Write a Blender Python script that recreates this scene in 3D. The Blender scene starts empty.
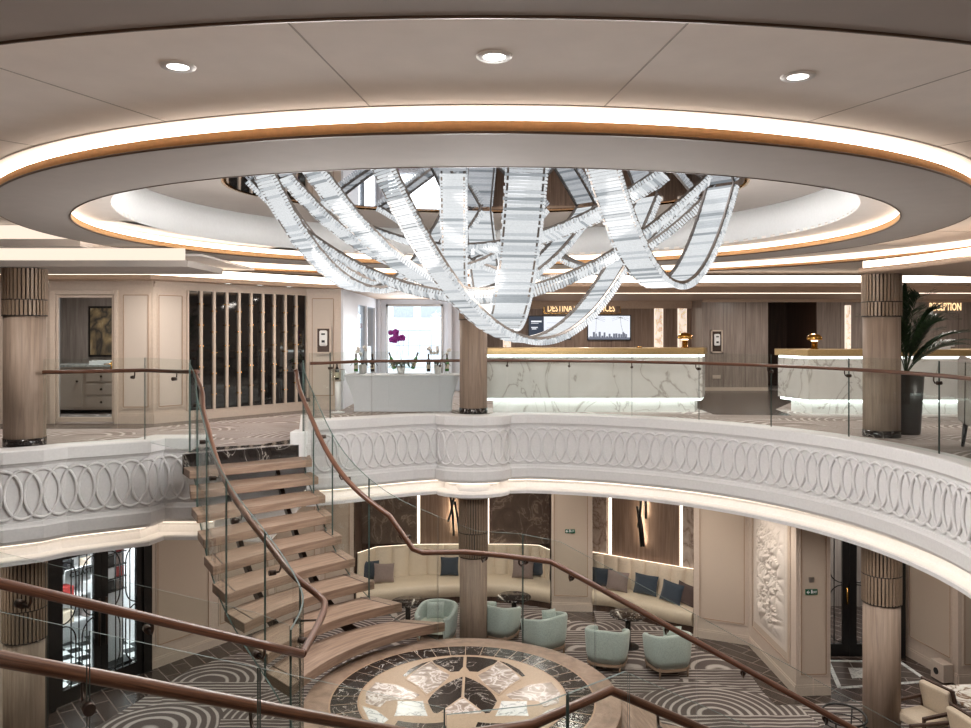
import bpy, math, random
from math import sin, cos, pi, sqrt, atan2, radians
from mathutils import Vector, Matrix
from mathutils.geometry import tessellate_polygon
random.seed(7)
SC = bpy.context.scene
COL = SC.collection

# ------------------------------------------------------------------ materials
def lin(c):
    def f(v):
        v /= 255.0
        return v/12.92 if v <= 0.04045 else ((v+0.055)/1.055)**2.4
    return (f(c[0]), f(c[1]), f(c[2]), 1.0)

class NT:
    def __init__(s, name):
        s.m = bpy.data.materials.new(name); s.m.use_nodes = True
        s.t = s.m.node_tree; s.n = s.t.nodes; s.l = s.t.links
        s.n.clear()
        s.out = s.n.new('ShaderNodeOutputMaterial')
    def add(s, typ, **kw):
        n = s.n.new(typ)
        for k, v in kw.items():
            if k.startswith('i_'):
                n.inputs[k[2:].replace('_', ' ')].default_value = v
            else:
                setattr(n, k, v)
        return n
    def link(s, a, b): s.l.new(a, b)
    def surf(s, sock): s.l.new(sock, s.out.inputs['Surface'])

def principled(nt, color=None, rough=.5, metal=0.0, spec=.5, coat=0.0, sheen=0.0):
    p = nt.add('ShaderNodeBsdfPrincipled')
    if color is not None: p.inputs['Base Color'].default_value = color
    p.inputs['Roughness'].default_value = rough
    p.inputs['Metallic'].default_value = metal
    p.inputs['Specular IOR Level'].default_value = spec
    p.inputs['Coat Weight'].default_value = coat
    p.inputs['Sheen Weight'].default_value = sheen
    nt.surf(p.outputs[0])
    return p

def pos_map(nt, scale, rot=(0, 0, 0), uv=False):
    if uv:
        g = nt.add('ShaderNodeUVMap'); s = g.outputs[0]
    else:
        g = nt.add('ShaderNodeNewGeometry'); s = g.outputs['Position']
    mp = nt.add('ShaderNodeMapping')
    mp.inputs['Scale'].default_value = scale
    mp.inputs['Rotation'].default_value = rot
    nt.link(s, mp.inputs['Vector'])
    return mp.outputs[0]

def ramp(nt, fac, stops):
    r = nt.add('ShaderNodeValToRGB')
    e = r.color_ramp.elements
    e[0].position, e[0].color = stops[0]
    e[1].position, e[1].color = stops[-1]
    for p, c in stops[1:-1]:
        x = e.new(p); x.color = c
    nt.link(fac, r.inputs['Fac'])
    return r.outputs['Color']

def m_plain(name, rgb, rough=.5, metal=0.0, spec=.5, var=.05, vscale=6, coat=0.0, sheen=0.0, bump=0.0, bscale=200):
    nt = NT(name)
    p = principled(nt, None, rough, metal, spec, coat, sheen)
    v = pos_map(nt, (vscale,)*3)
    n = nt.add('ShaderNodeTexNoise'); n.inputs['Detail'].default_value = 4
    nt.link(v, n.inputs['Vector'])
    a = [max(0, min(255, c*(1-var))) for c in rgb]; b = [max(0, min(255, c*(1+var))) for c in rgb]
    nt.link(ramp(nt, n.outputs['Fac'], [(.3, lin(a)), (.7, lin(b))]), p.inputs['Base Color'])
    if bump:
        n2 = nt.add('ShaderNodeTexNoise'); n2.inputs['Scale'].default_value = bscale
        g = nt.add('ShaderNodeNewGeometry'); nt.link(g.outputs['Position'], n2.inputs['Vector'])
        bp = nt.add('ShaderNodeBump'); bp.inputs['Strength'].default_value = bump; bp.inputs['Distance'].default_value = .01
        nt.link(n2.outputs['Fac'], bp.inputs['Height']); nt.link(bp.outputs[0], p.inputs['Normal'])
    return nt.m

def m_wood(name, dark, mid, light, scale, uv=False, rough=.45, coat=0.0):
    nt = NT(name)
    p = principled(nt, None, rough, 0, .4, coat)
    v = pos_map(nt, scale, uv=uv)
    n = nt.add('ShaderNodeTexNoise'); n.inputs['Scale'].default_value = 1; n.inputs['Detail'].default_value = 6
    n.inputs['Roughness'].default_value = .6; n.inputs['Distortion'].default_value = .6
    nt.link(v, n.inputs['Vector'])
    nt.link(ramp(nt, n.outputs['Fac'], [(.28, lin(dark)), (.5, lin(mid)), (.72, lin(light))]), p.inputs['Base Color'])
    return nt.m

def m_marble(name, base, vein, scale=1.0, width=.03, rough=.15, cloud=None, detail=7):
    nt = NT(name)
    p = principled(nt, None, rough, 0, .5)
    v = pos_map(nt, (scale, scale, scale*.8), (0.3, 0.5, 0.7))
    n = nt.add('ShaderNodeTexNoise'); n.inputs['Detail'].default_value = detail; n.inputs['Distortion'].default_value = 1.4
    n.inputs['Scale'].default_value = 1.0
    nt.link(v, n.inputs['Vector'])
    s = nt.add('ShaderNodeMath', operation='SUBTRACT'); s.inputs[1].default_value = .5
    nt.link(n.outputs['Fac'], s.inputs[0])
    a = nt.add('ShaderNodeMath', operation='ABSOLUTE'); nt.link(s.outputs[0], a.inputs[0])
    cl = cloud or base
    c = ramp(nt, a.outputs[0], [(0.0, lin(vein)), (width, lin(base)), (.22, lin(cl))])
    nt.link(c, p.inputs['Base Color'])
    return nt.m

def m_emit(name, rgb, strength, noise=0.0):
    nt = NT(name)
    e = nt.add('ShaderNodeEmission'); e.inputs['Color'].default_value = lin(rgb); e.inputs['Strength'].default_value = strength
    if noise:
        v = pos_map(nt, (14, 14, 14))
        n = nt.add('ShaderNodeTexNoise'); nt.link(v, n.inputs['Vector']); n.inputs['Detail'].default_value = 5
        nt.link(ramp(nt, n.outputs['Fac'], [(.3, lin([c*(1-noise) for c in rgb])), (.6, lin(rgb))]), e.inputs['Color'])
    nt.surf(e.outputs[0])
    return nt.m

def m_glass(name, tint=(250, 252, 251), refl=1.0):
    nt = NT(name)
    tr = nt.add('ShaderNodeBsdfTransparent'); tr.inputs['Color'].default_value = lin(tint)
    gl = nt.add('ShaderNodeBsdfGlossy'); gl.inputs['Roughness'].default_value = .01
    fr = nt.add('ShaderNodeFresnel'); fr.inputs['IOR'].default_value = 1.38
    mu = nt.add('ShaderNodeMath', operation='MULTIPLY'); mu.inputs[1].default_value = refl; mu.use_clamp = True
    nt.link(fr.outputs[0], mu.inputs[0])
    ge = nt.add('ShaderNodeNewGeometry'); iv = nt.add('ShaderNodeMath', operation='SUBTRACT'); iv.inputs[0].default_value = 1.0
    nt.link(ge.outputs['Backfacing'], iv.inputs[1])
    m3 = nt.add('ShaderNodeMath', operation='MULTIPLY'); nt.link(mu.outputs[0], m3.inputs[0]); nt.link(iv.outputs[0], m3.inputs[1]); mu = m3
    mx = nt.add('ShaderNodeMixShader')
    nt.link(mu.outputs[0], mx.inputs[0]); nt.link(tr.outputs[0], mx.inputs[1]); nt.link(gl.outputs[0], mx.inputs[2])
    nt.surf(mx.outputs[0])
    return nt.m

def m_carpet(name, dark, light, scale, z_off):
    """woven carpet: families of concentric swirls in pale lines on dark ground"""
    nt = NT(name)
    p = principled(nt, None, .95, 0, .1)
    g = nt.add('ShaderNodeNewGeometry')
    mp = nt.add('ShaderNodeMapping'); mp.inputs['Scale'].default_value = (scale, scale, 0.0); mp.inputs['Location'].default_value = (z_off, z_off*.7, 0)
    nt.link(g.outputs['Position'], mp.inputs['Vector'])
    n = nt.add('ShaderNodeTexNoise'); n.inputs['Scale'].default_value = 1.3; n.inputs['Detail'].default_value = 1
    nt.link(mp.outputs[0], n.inputs['Vector'])
    mx = nt.add('ShaderNodeMix', data_type='VECTOR'); mx.inputs[0].default_value = .05
    nt.link(mp.outputs[0], mx.inputs[4]); nt.link(n.outputs['Color'], mx.inputs[5])
    vo = nt.add('ShaderNodeTexVoronoi'); vo.inputs['Scale'].default_value = 1.0; vo.inputs['Randomness'].default_value = .85
    nt.link(mx.outputs[1], vo.inputs['Vector'])
    m1 = nt.add('ShaderNodeMath', operation='MULTIPLY'); m1.inputs[1].default_value = 100.0
    nt.link(vo.outputs['Distance'], m1.inputs[0])
    n2 = nt.add('ShaderNodeTexNoise'); n2.inputs['Scale'].default_value = 3.5
    nt.link(mp.outputs[0], n2.inputs['Vector'])
    m2 = nt.add('ShaderNodeMath', operation='MULTIPLY_ADD'); m2.inputs[1].default_value = 1.6
    nt.link(n2.outputs['Fac'], m2.inputs[0]); nt.link(m1.outputs[0], m2.inputs[2])
    # arcs on one half of every cell, long wavy streaks on the other
    sp = nt.add('ShaderNodeSeparateXYZ'); nt.link(mx.outputs[1], sp.inputs[0])
    sc_ = nt.add('ShaderNodeSeparateXYZ'); nt.link(vo.outputs['Position'], sc_.inputs[0])
    half = nt.add('ShaderNodeMath', operation='GREATER_THAN'); nt.link(sp.outputs['Y'], half.inputs[0]); nt.link(sc_.outputs['Y'], half.inputs[1])
    w1 = nt.add('ShaderNodeMath', operation='SUBTRACT'); nt.link(sp.outputs['Y'], w1.inputs[0]); nt.link(sc_.outputs['Y'], w1.inputs[1])
    w2 = nt.add('ShaderNodeMath', operation='MULTIPLY_ADD'); w2.inputs[1].default_value = 100.0
    nt.link(w1.outputs[0], w2.inputs[0])
    w3 = nt.add('ShaderNodeMath', operation='MULTIPLY'); w3.inputs[1].default_value = 6.0; nt.link(n2.outputs['Fac'], w3.inputs[0]); nt.link(w3.outputs[0], w2.inputs[2])
    pick = nt.add('ShaderNodeMix', data_type='FLOAT'); nt.link(half.outputs[0], pick.inputs[0]); nt.link(w2.outputs[0], pick.inputs[2]); nt.link(m2.outputs[0], pick.inputs[3])
    sn = nt.add('ShaderNodeMath', operation='SINE'); nt.link(pick.outputs[0], sn.inputs[0])
    n3 = nt.add('ShaderNodeTexNoise'); n3.inputs['Scale'].default_value = 2.2; n3.inputs['Detail'].default_value = 2
    nt.link(mp.outputs[0], n3.inputs['Vector'])
    ad = nt.add('ShaderNodeMath', operation='MULTIPLY_ADD'); ad.inputs[1].default_value = 1.6; ad.inputs[2].default_value = -1.05
    nt.link(n3.outputs['Fac'], ad.inputs[0])
    sm = nt.add('ShaderNodeMath', operation='ADD'); nt.link(sn.outputs[0], sm.inputs[0]); nt.link(ad.outputs[0], sm.inputs[1])
    nt.link(ramp(nt, sm.outputs[0], [(.0, lin(dark)), (.55, lin(light)), (1.0, lin(light))]), p.inputs['Base Color'])
    return nt.m

def m_tiles(name, c1, c2, mortar, scale, rot, bw=.9, rh=.3, rough=.25, ms=.012):
    nt = NT(name)
    p = principled(nt, None, rough, 0, .5)
    v = pos_map(nt, (scale,)*3, (0, 0, rot))
    b = nt.add('ShaderNodeTexBrick')
    b.inputs['Color1'].default_value = lin(c1); b.inputs['Color2'].default_value = lin(c2); b.inputs['Mortar'].default_value = lin(mortar)
    b.inputs['Scale'].default_value = 1.0; b.inputs['Mortar Size'].default_value = ms
    b.inputs['Brick Width'].default_value = bw; b.inputs['Row Height'].default_value = rh
    nt.link(v, b.inputs['Vector'])
    nt.link(b.outputs['Color'], p.inputs['Base Color'])
    return nt.m

def m_crystal(name, rgb, strength):
    """lit cut-crystal bar: a lamp's own glow under a clear facet"""
    nt = NT(name)
    e = nt.add('ShaderNodeEmission'); e.inputs['Color'].default_value = lin(rgb); e.inputs['Strength'].default_value = strength
    v = pos_map(nt, (55, 55, 55)); n = nt.add('ShaderNodeTexNoise'); n.inputs['Detail'].default_value = 2; nt.link(v, n.inputs['Vector'])
    nt.link(ramp(nt, n.outputs['Fac'], [(.35, lin([c*.84 for c in rgb])), (.55, lin(rgb))]), e.inputs['Color'])
    gl = nt.add('ShaderNodeBsdfPrincipled'); gl.inputs['Roughness'].default_value = .1
    gl.inputs['Base Color'].default_value = lin((96, 100, 104)); gl.inputs['Specular IOR Level'].default_value = 1.0
    ad = nt.add('ShaderNodeMixShader'); ad.inputs[0].default_value = .25
    nt.link(e.outputs[0], ad.inputs[1]); nt.link(gl.outputs[0], ad.inputs[2])
    nt.surf(ad.outputs[0])
    return nt.m

M = {}
M['ceil'] = m_plain('cream_ceiling_paint', (238, 231, 225), .85, var=.012, vscale=1)
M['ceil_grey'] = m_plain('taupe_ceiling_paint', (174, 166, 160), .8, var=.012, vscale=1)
M['drum'] = m_plain('pale_blue_white_plaster', (226, 228, 229), .7, var=.01)
M['plaster'] = m_plain('white_moulded_plaster', (228, 227, 227), .55, var=.015)
M['brown_trim'] = m_plain('bronze_brown_trim', (92, 70, 54), .4, .3, var=.04)
M['gold_trim'] = m_plain('copper_gold_lacquer', (226, 172, 118), .7, .0, var=.03)
M['brass'] = m_plain('polished_brass', (206, 160, 84), .18, 1.0, var=.03)
M['bronze'] = m_plain('dark_bronze', (74, 62, 56), .35, .8, var=.05)
M['flute'] = m_plain('fluted_bronze_metal', (140, 120, 102), .5, .15, var=.04)
M['flute_dark'] = m_plain('dark_groove', (34, 27, 23), .6, .2, var=.05)
M['steel'] = m_plain('satin_steel', (150, 148, 146), .3, .9, var=.04)
M['rail'] = m_wood('red_brown_rail_wood', (52, 34, 25), (92, 59, 44), (118, 79, 58), (3, 26, 1), True, .35, .15)
M['tread'] = m_wood('limed_oak_tread', (112, 90, 75), (138, 114, 97), (160, 136, 118), (2.2, 26, 26), True, .5)
M['rimwood'] = m_wood('rim_oak', (104, 84, 69), (130, 107, 90), (150, 128, 111), (7, 7, 7), False, .45)
M['pillarwood'] = m_wood('grey_brown_veneer', (128, 110, 96), (150, 131, 116), (168, 149, 133), (22, 22, 1.2), False, .6)
M['walnut'] = m_wood('walnut_panel', (104, 84, 70), (126, 104, 89), (146, 124, 108), (18, 18, 1.0), False, .4)
M['walnut_grey'] = m_wood('grey_walnut_panel', (120, 108, 100), (140, 127, 119), (158, 145, 136), (18, 18, 1.0), False, .3)
M['darkwood'] = m_wood('dark_walnut', (58, 42, 34), (74, 54, 44), (90, 68, 56), (18, 18, 1.0), False, .4)
M['lacquer'] = m_plain('beige_lacquer_frame', (196, 180, 166), .4, var=.02)
M['linen'] = m_plain('linen_wallcovering', (196, 184, 173), .8, var=.04, vscale=60)
M['linen_lo'] = m_plain('sand_wallcovering', (184, 168, 152), .8, var=.04, vscale=60)
M['marble'] = m_marble('white_marble', (214, 212, 208), (172, 166, 160), 1.1, .014, .2, (224, 222, 219), 5)
M['marble_lit'] = m_marble('backlit_onyx', (250, 232, 212), (196, 162, 136), 5, .06, .3, (255, 244, 230))
for _n in M['marble_lit'].node_tree.nodes:
    if _n.type == 'BSDF_PRINCIPLED':
        M['marble_lit'].node_tree.links.new(_n.inputs['Base Color'].links[0].from_socket, _n.inputs['Emission Color']); _n.inputs['Emission Strength'].default_value = .75
M['marble_brown'] = m_marble('brown_marble', (104, 88, 78), (150, 133, 120), 2.6, .025, .3, (86, 72, 64), 9)
M['marble_taupe'] = m_marble('taupe_marble', (168, 151, 138), (128, 108, 96), 3.6, .03, .3, (196, 182, 170))
M['marble_black'] = m_marble('black_marble', (40, 34, 32), (190, 182, 174), 3.2, .008, .12, (26, 22, 21))
M['marble_inlay'] = m_marble('brown_grey_inlay_marble', (150, 136, 126), (206, 198, 192), 6, .06, .2, (118, 104, 94))
M['marble_white'] = m_marble('white_inlay_marble', (196, 196, 192), (140, 144, 144), 5, .03, .2, (208, 208, 206))
M['marble_beige'] = m_plain('beige_inlay_stone', (158, 136, 114), .3, var=.05, vscale=12)
M['marble_gold'] = m_marble('gold_veined_marble', (232, 226, 216), (120, 84, 54), 4, .05, .12, (246, 244, 240))
M['glass'] = m_glass('clear_glass')
M['glass_edge'] = m_plain('green_glass_edge', (70, 84, 80), .5, 0, .2, var=.05)
M['window_glass'] = m_glass('window_glass', (240, 246, 250), .6)
M['black_glass'] = m_plain('smoked_mirror_glass', (22, 20, 20), .04, 0, 1.0, var=.05)
M['mirror'] = m_plain('mirror_lacquer', (150, 152, 158), .03, 1.0, var=.01)
M['black'] = m_plain('black_metal', (26, 24, 24), .35, .3, var=.1)
M['black_plastic'] = m_plain('black_plastic', (22, 22, 24), .3, var=.05)
M['white_plastic'] = m_plain('white_plastic', (232, 232, 232), .4, var=.01)
M['white_frame'] = m_plain('white_window_frame', (222, 226, 234), .5, var=.01)
M['crystal'] = m_crystal('lit_crystal', (246, 249, 251), 1.16)
M['crystal_mid'] = m_crystal('lit_crystal_soft', (224, 229, 233), 1.08)
M['crystal_dull'] = m_crystal('lit_crystal_dull', (186, 193, 198), .95)  # duller glow, picked at random per bar
M['crystal_edge'] = m_plain('ribbon_edge_metal', (112, 104, 98), .35, .6, var=.05)
M['cove'] = m_emit('warm_cove_led', (255, 236, 214), 4.5)
M['cove_ring'] = m_emit('ring_cove_led', (255, 238, 220), 11)
M['emissive_wash'] = m_emit('emissive_wash', (255, 236, 216), 1.1)  # on the straight coves, glow put in for light falling on the recess
M['cove_balcony'] = m_emit('balcony_cove_led', (255, 234, 210), 4.0)
M['beige_soffit'] = m_plain('beige_brown_soffit', (178, 154, 134), .6, var=.03)
M['bead'] = m_plain('brown_bead', (150, 122, 98), .5, var=.03)
M['cove_soft'] = m_emit('soft_cove_led', (255, 232, 208), 2.5)
M['led'] = m_emit('white_led_strip', (255, 238, 216), 4)
M['led_glow'] = m_emit('sculpture_back_led', (255, 236, 210), 30)
M['led_cool'] = m_emit('cool_white_led_strip', (240, 250, 246), 4.5)
M['lens'] = m_emit('downlight_lens', (255, 246, 236), 6)
M['signglow'] = m_emit('warm_sign_letters', (255, 214, 160), 1.6)
M['carpet'] = m_carpet('swirl_carpet', (98, 88, 85), (182, 172, 166), .62, 3.1)
M['carpet_up'] = m_carpet('swirl_carpet_pale', (146, 134, 129), (200, 191, 186), .6, 7.3)
M['tile'] = m_tiles('brown_stone_tile', (62, 52, 48), (74, 62, 57), (122, 110, 104), 1.25, .9)
M['tile_up'] = m_tiles('grey_brown_stone_tile', (78, 69, 64), (90, 80, 75), (136, 126, 120), 1.2, .2)
M['leather'] = m_plain('cream_leather', (206, 190, 168), .45, var=.03, vscale=8)
M['mint'] = m_plain('mint_velvet', (170, 182, 175), .85, var=.06, vscale=9, sheen=.3)
M['mint_in'] = m_plain('pale_sage_velvet', (190, 194, 178), .85, var=.04, vscale=9, sheen=.3)
M['navy'] = m_plain('navy_velvet', (38, 50, 62), .8, var=.15, vscale=14, sheen=.4)
M['taupe'] = m_plain('taupe_velvet', (124, 108, 102), .75, var=.16, vscale=22, sheen=.4)
M['umber'] = m_plain('umber_velvet', (70, 54, 50), .8, var=.14, vscale=16, sheen=.3)
M['legwood'] = m_plain('beech_leg', (150, 126, 106), .5, var=.06, vscale=20)
M['cloth'] = m_plain('white_stretch_cloth', (206, 207, 212), .8, var=.012)
M['bottle'] = m_plain('green_bottle_glass', (26, 48, 26), .1, 0, .9, var=.1)
M['bottle_dark'] = m_plain('dark_bottle_glass', (34, 28, 24), .1, 0, .9, var=.1)
M['bottle_green'] = m_plain('bright_green_bottle_glass', (52, 110, 48), .1, 0, .9, var=.1)
M['label'] = m_plain('cream_paper_label', (190, 182, 160), .6, var=.05)
M['leaf'] = m_plain('deep_green_leaf', (34, 52, 36), .45, var=.3, vscale=14)
M['palm'] = m_plain('palm_leaf', (46, 68, 42), .5, var=.3, vscale=8)
M['orchid'] = m_plain('magenta_petal', (136, 40, 132), .6, var=.2, vscale=30)
M['orchid_pale'] = m_plain('white_petal', (214, 210, 204), .6, var=.06, vscale=30)
M['orchid_pink'] = m_plain('pink_petal', (166, 70, 108), .6, var=.2, vscale=30)
M['pot'] = m_plain('white_ceramic', (222, 220, 218), .3, var=.02)
M['planter'] = m_plain('charcoal_planter', (50, 46, 45), .35, 0, .5, var=.06)
M['upholstery'] = m_plain('grey_linen_upholstery', (150, 142, 136), .9, var=.05, vscale=40)
M['green_sign'] = m_plain('green_sign', (20, 84, 62), .5, var=.03)
M['screen_white'] = m_emit('screen_white', (226, 229, 236), 1.25)
M['screen_blue'] = m_emit('screen_slate', (78, 84, 98), .8)
M['screen_dark'] = m_emit('screen_dark', (36, 36, 44), .6)
M['screen_mid'] = m_emit('screen_grey', (134, 138, 152), .8)
M['shop_white'] = m_plain('shop_white', (226, 226, 226), .5, var=.02)
M['red'] = m_plain('red_card', (150, 44, 40), .5, var=.05)
M['ship_white'] = m_plain('ship_white_paint', (236, 238, 242), .6, var=.02)
M['ship_grey'] = m_plain('ship_window_grey', (172, 176, 182), .7, var=.1)
M['picture'] = m_marble('abstract_picture', (150, 126, 90), (44, 40, 40), 1.6, .12, .5, (196, 184, 160))

def m_checker(name, a, b, s):
    nt = NT(name); p = principled(nt, None, .35)
    v = pos_map(nt, (s, s, s), (0, 0, .785))
    c = nt.add('ShaderNodeTexChecker'); c.inputs['Color1'].default_value = lin(a); c.inputs['Color2'].default_value = lin(b); c.inputs['Scale'].default_value = 1
    nt.link(v, c.inputs['Vector']); nt.link(c.outputs['Color'], p.inputs['Base Color']); return nt.m
M['checker'] = m_checker('black_white_diamond_floor', (20, 20, 20), (226, 226, 226), 4.3)

# ------------------------------------------------------------------ mesh builder
class MB:
    def __init__(s):
        s.v = []; s.f = []; s.mi = []; s.sm = []; s.uv = []
    def vert(s, p): s.v.append(tuple(p)); return len(s.v)-1
    def face(s, idx, mi=0, smooth=False, uv=None):
        s.f.append(tuple(idx)); s.mi.append(mi); s.sm.append(smooth); s.uv.append(uv)
    def box(s, x0, x1, y0, y1, z0, z1, mi=0):
        return s.obox(((x0+x1)/2, (y0+y1)/2, (z0+z1)/2), (1, 0, 0), (0, 1, 0), (0, 0, 1), abs(x1-x0)/2, abs(y1-y0)/2, abs(z1-z0)/2, mi)
    def obox(s, c, ax, ay, az, hx, hy, hz, mi=0):
        c = Vector(c); ax = Vector(ax).normalized()*hx; ay = Vector(ay).normalized()*hy; az = Vector(az).normalized()*hz
        b = len(s.v)
        for k in range(8):
            s.vert(c + ax*(1 if k & 1 else -1) + ay*(1 if k & 2 else -1) + az*(1 if k & 4 else -1))
        L, W, H = 2*hx, 2*hy, 2*hz
        for f, u in (((0, 2, 3, 1), (L, W)), ((4, 5, 7, 6), (L, W)), ((0, 1, 5, 4), (L, H)), ((2, 6, 7, 3), (L, H)), ((0, 4, 6, 2), (W, H)), ((1, 3, 7, 5), (W, H))):
            s.face([b+i for i in f], mi)
        return s
    def bar(s, p, q, w, h, up=(0, 0, 1), mi=0):
        p = Vector(p); q = Vector(q); d = q-p
        if d.length < 1e-6: return s
        side = d.cross(Vector(up))
        if side.length < 1e-6: side = d.cross(Vector((0, 1, 0)))
        u = side.cross(d)
        return s.obox((p+q)/2, d, side, u, d.length/2, w/2, h/2, mi)
    def tube(s, path, r, n=10, closed=False, mi=0, rr=None, flat=1.0, cap=True):
        P = [Vector(p) for p in path]; N = len(P); b = len(s.v)
        up = Vector((0, 0, 1)); prev = None; acc = 0
        us = []
        for i in range(N):
            if closed: t = P[(i+1) % N]-P[i-1]
            else: t = P[min(i+1, N-1)]-P[max(i-1, 0)]
            t.normalize()
            if prev is None:
                a = t.cross(up)
                if a.length < 1e-3: a = t.cross(Vector((1, 0, 0)))
            else:
                a = prev - t*prev.dot(t)
                if a.length < 1e-4: a = t.cross(up)
            a.normalize(); prev = a; c = a.cross(t)
            rad = rr[i] if rr else r
            if i: acc += (P[i]-P[i-1]).length
            us.append(acc)
            for k in range(n):
                th = 2*pi*k/n
                s.vert(P[i] + a*(cos(th)*rad) + c*(sin(th)*rad*flat))
        for i in range(N if closed else N-1):
            j = (i+1) % N
            for k in range(n):
                k2 = (k+1) % n
                u0, u1 = us[i], us[j] if j else us[i]+.1
                s.face([b+i*n+k, b+j*n+k, b+j*n+k2, b+i*n+k2], mi, True, [(u0, k/n), (u1, k/n), (u1, (k+1)/n), (u0, (k+1)/n)])
        if not closed and cap:
            s.face([b+k for k in range(n)], mi); s.face([b+(N-1)*n+k for k in reversed(range(n))], mi)
        return s
    def lathe(s, prof, c=(0, 0, 0), n=24, a0=0, a1=2*pi, mi=0, smooth=True, cap=True, sx=1, sy=1):
        full = abs(a1-a0-2*pi) < 1e-6; b = len(s.v); m = len(prof)
        cnt = n if full else n+1
        for i in range(cnt):
            th = a0+(a1-a0)*i/n
            for (r, z) in prof: s.vert((c[0]+cos(th)*r*sx, c[1]+sin(th)*r*sy, c[2]+z))
        for i in range(n):
            j = (i+1) % cnt if full else i+1
            for k in range(m-1):
                s.face([b+i*m+k, b+j*m+k, b+j*m+k+1, b+i*m+k+1], mi, smooth)
        if full and cap:
            if prof[0][0] > 1e-5: s.face([b+i*m for i in reversed(range(n))], mi)
            if prof[-1][0] > 1e-5: s.face([b+i*m+m-1 for i in range(n)], mi)
        return s
    def prism(s, poly, z0, z1, mi=0, mi_side=None, mi_bot=None):
        poly = [(p[0], p[1]) for p in poly]
        area = sum(poly[i][0]*poly[(i+1) % len(poly)][1]-poly[(i+1) % len(poly)][0]*poly[i][1] for i in range(len(poly)))
        if area < 0: poly = poly[::-1]
        n = len(poly); b = len(s.v)
        for p in poly: s.vert((p[0], p[1], z0))
        for p in poly: s.vert((p[0], p[1], z1))
        tri = tessellate_polygon([[Vector((p[0], p[1], 0)) for p in poly]])
        for t in tri:
            t = list(t)
            a = (Vector(poly[t[1]])-Vector(poly[t[0]])).cross(Vector(poly[t[2]])-Vector(poly[t[0]]))
            if a < 0: t = t[::-1]
            s.face([b+n+i for i in t], mi, False, [(poly[i][0], poly[i][1]) for i in t])
            s.face([b+i for i in reversed(t)], mi if mi_bot is None else mi_bot)
        for i in range(n):
            j = (i+1) % n
            s.face([b+i, b+j, b+n+j, b+n+i], mi if mi_side is None else mi_side)
        return s
    def ring(s, fo, fi, z0, z1, n=96, a0=0, a1=2*pi, mi=0, mi_o=None, mi_i=None, mi_top=None):
        """flat annulus between outer curve fo(a) and inner curve fi(a)"""
        full = abs(a1-a0-2*pi) < 1e-6; b = len(s.v); cnt = n if full else n+1
        for i in range(cnt):
            a = a0+(a1-a0)*i/n
            o, q = fo(a), fi(a)
            for p, z in ((o, z0), (q, z0), (o, z1), (q, z1)): s.vert((p[0], p[1], z))
        for i in range(n):
            j = (i+1) % cnt if full else i+1
            A, B = b+i*4, b+j*4
            s.face([A, A+1, B+1, B], mi)
            s.face([A+2, B+2, B+3, A+3], mi if mi_top is None else mi_top)
            s.face([A, B, B+2, A+2], mi if mi_o is None else mi_o, True)
            s.face([A+1, A+3, B+3, B+1], mi if mi_i is None else mi_i, True)
        return s
    def sweep(s, path, prof, mi=0, mis=None, closed_prof=False):
        """sweep an (offset,z) profile along a plan path; offset to the path's left"""
        N = len(path); nr = normals(path); b = len(s.v); m = len(prof)
        for i in range(N):
            for (o, z) in prof:
                s.vert((path[i][0]+nr[i][0]*o, path[i][1]+nr[i][1]*o, z+(path[i][2] if len(path[i]) > 2 else 0)))
        mm = m if closed_prof else m-1
        for i in range(N-1):
            for k in range(mm):
                k2 = (k+1) % m
                s.face([b+i*m+k, b+i*m+k2, b+(i+1)*m+k2, b+(i+1)*m+k], mis[k] if mis else mi)
        if closed_prof:
            s.face([b+k for k in range(m)], mi); s.face([b+(N-1)*m+k for k in reversed(range(m))], mi)
        return s
    def build(s, name, mats, parent=None, loc=None, world=True, bevel=0.0, rotz=0.0, autosmooth=False):
        if not isinstance(mats, (list, tuple)): mats = [mats]
        off = Vector((0, 0, 0))
        if parent is not None and world: off = gloc(parent)
        elif loc is not None and world: off = Vector(loc)
        me = bpy.data.meshes.new(name)
        me.from_pydata([(x-off.x, y-off.y, z-off.z) for x, y, z in s.v], [], s.f)
        for m in mats: me.materials.append(m)
        for p, mi, sm in zip(me.polygons, s.mi, s.sm):
            p.material_index = mi; p.use_smooth = sm
        if any(u is not None for u in s.uv):
            lay = me.uv_layers.new(name='UVMap'); k = 0
            for u, f in zip(s.uv, s.f):
                for q in range(len(f)):
                    if u is not None: lay.data[k].uv = u[q]
                    else:
                        v = s.v[f[q]]; lay.data[k].uv = (v[0], v[1]+v[2])
                    k += 1
        me.update(); 
        o = bpy.data.objects.new(name, me); COL.objects.link(o)
        if parent is not None: o.parent = parent
        elif loc is not None: o.location = loc; o.rotation_euler[2] = rotz
        if bevel:
            md = o.modifiers.new('edge', 'BEVEL'); md.width = bevel; md.segments = 2; md.limit_method = 'ANGLE'; md.angle_limit = radians(40)
        return o

def gloc(o):
    v = Vector((0, 0, 0))
    while o is not None:
        v = v + o.location; o = o.parent
    return v

def normals(path):
    N = len(path); out = []
    for i in range(N):
        def nrm(a, b):
            d = Vector((b[0]-a[0], b[1]-a[1])); d.normalize(); return Vector((-d.y, d.x))
        if i == 0: n = nrm(path[0], path[1])
        elif i == N-1: n = nrm(path[-2], path[-1])
        else:
            a, b = nrm(path[i-1], path[i]), nrm(path[i], path[i+1])
            n = (a+b)
            if n.length < 1e-4: n = a
            n.normalize(); n = n / max(.45, n.dot(a))
        out.append(n)
    return out

def offset(path, o):
    nr = normals(path)
    return [tuple([p[0]+n.x*o, p[1]+n.y*o]+list(p[2:])) for p, n in zip(path, nr)]

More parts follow.
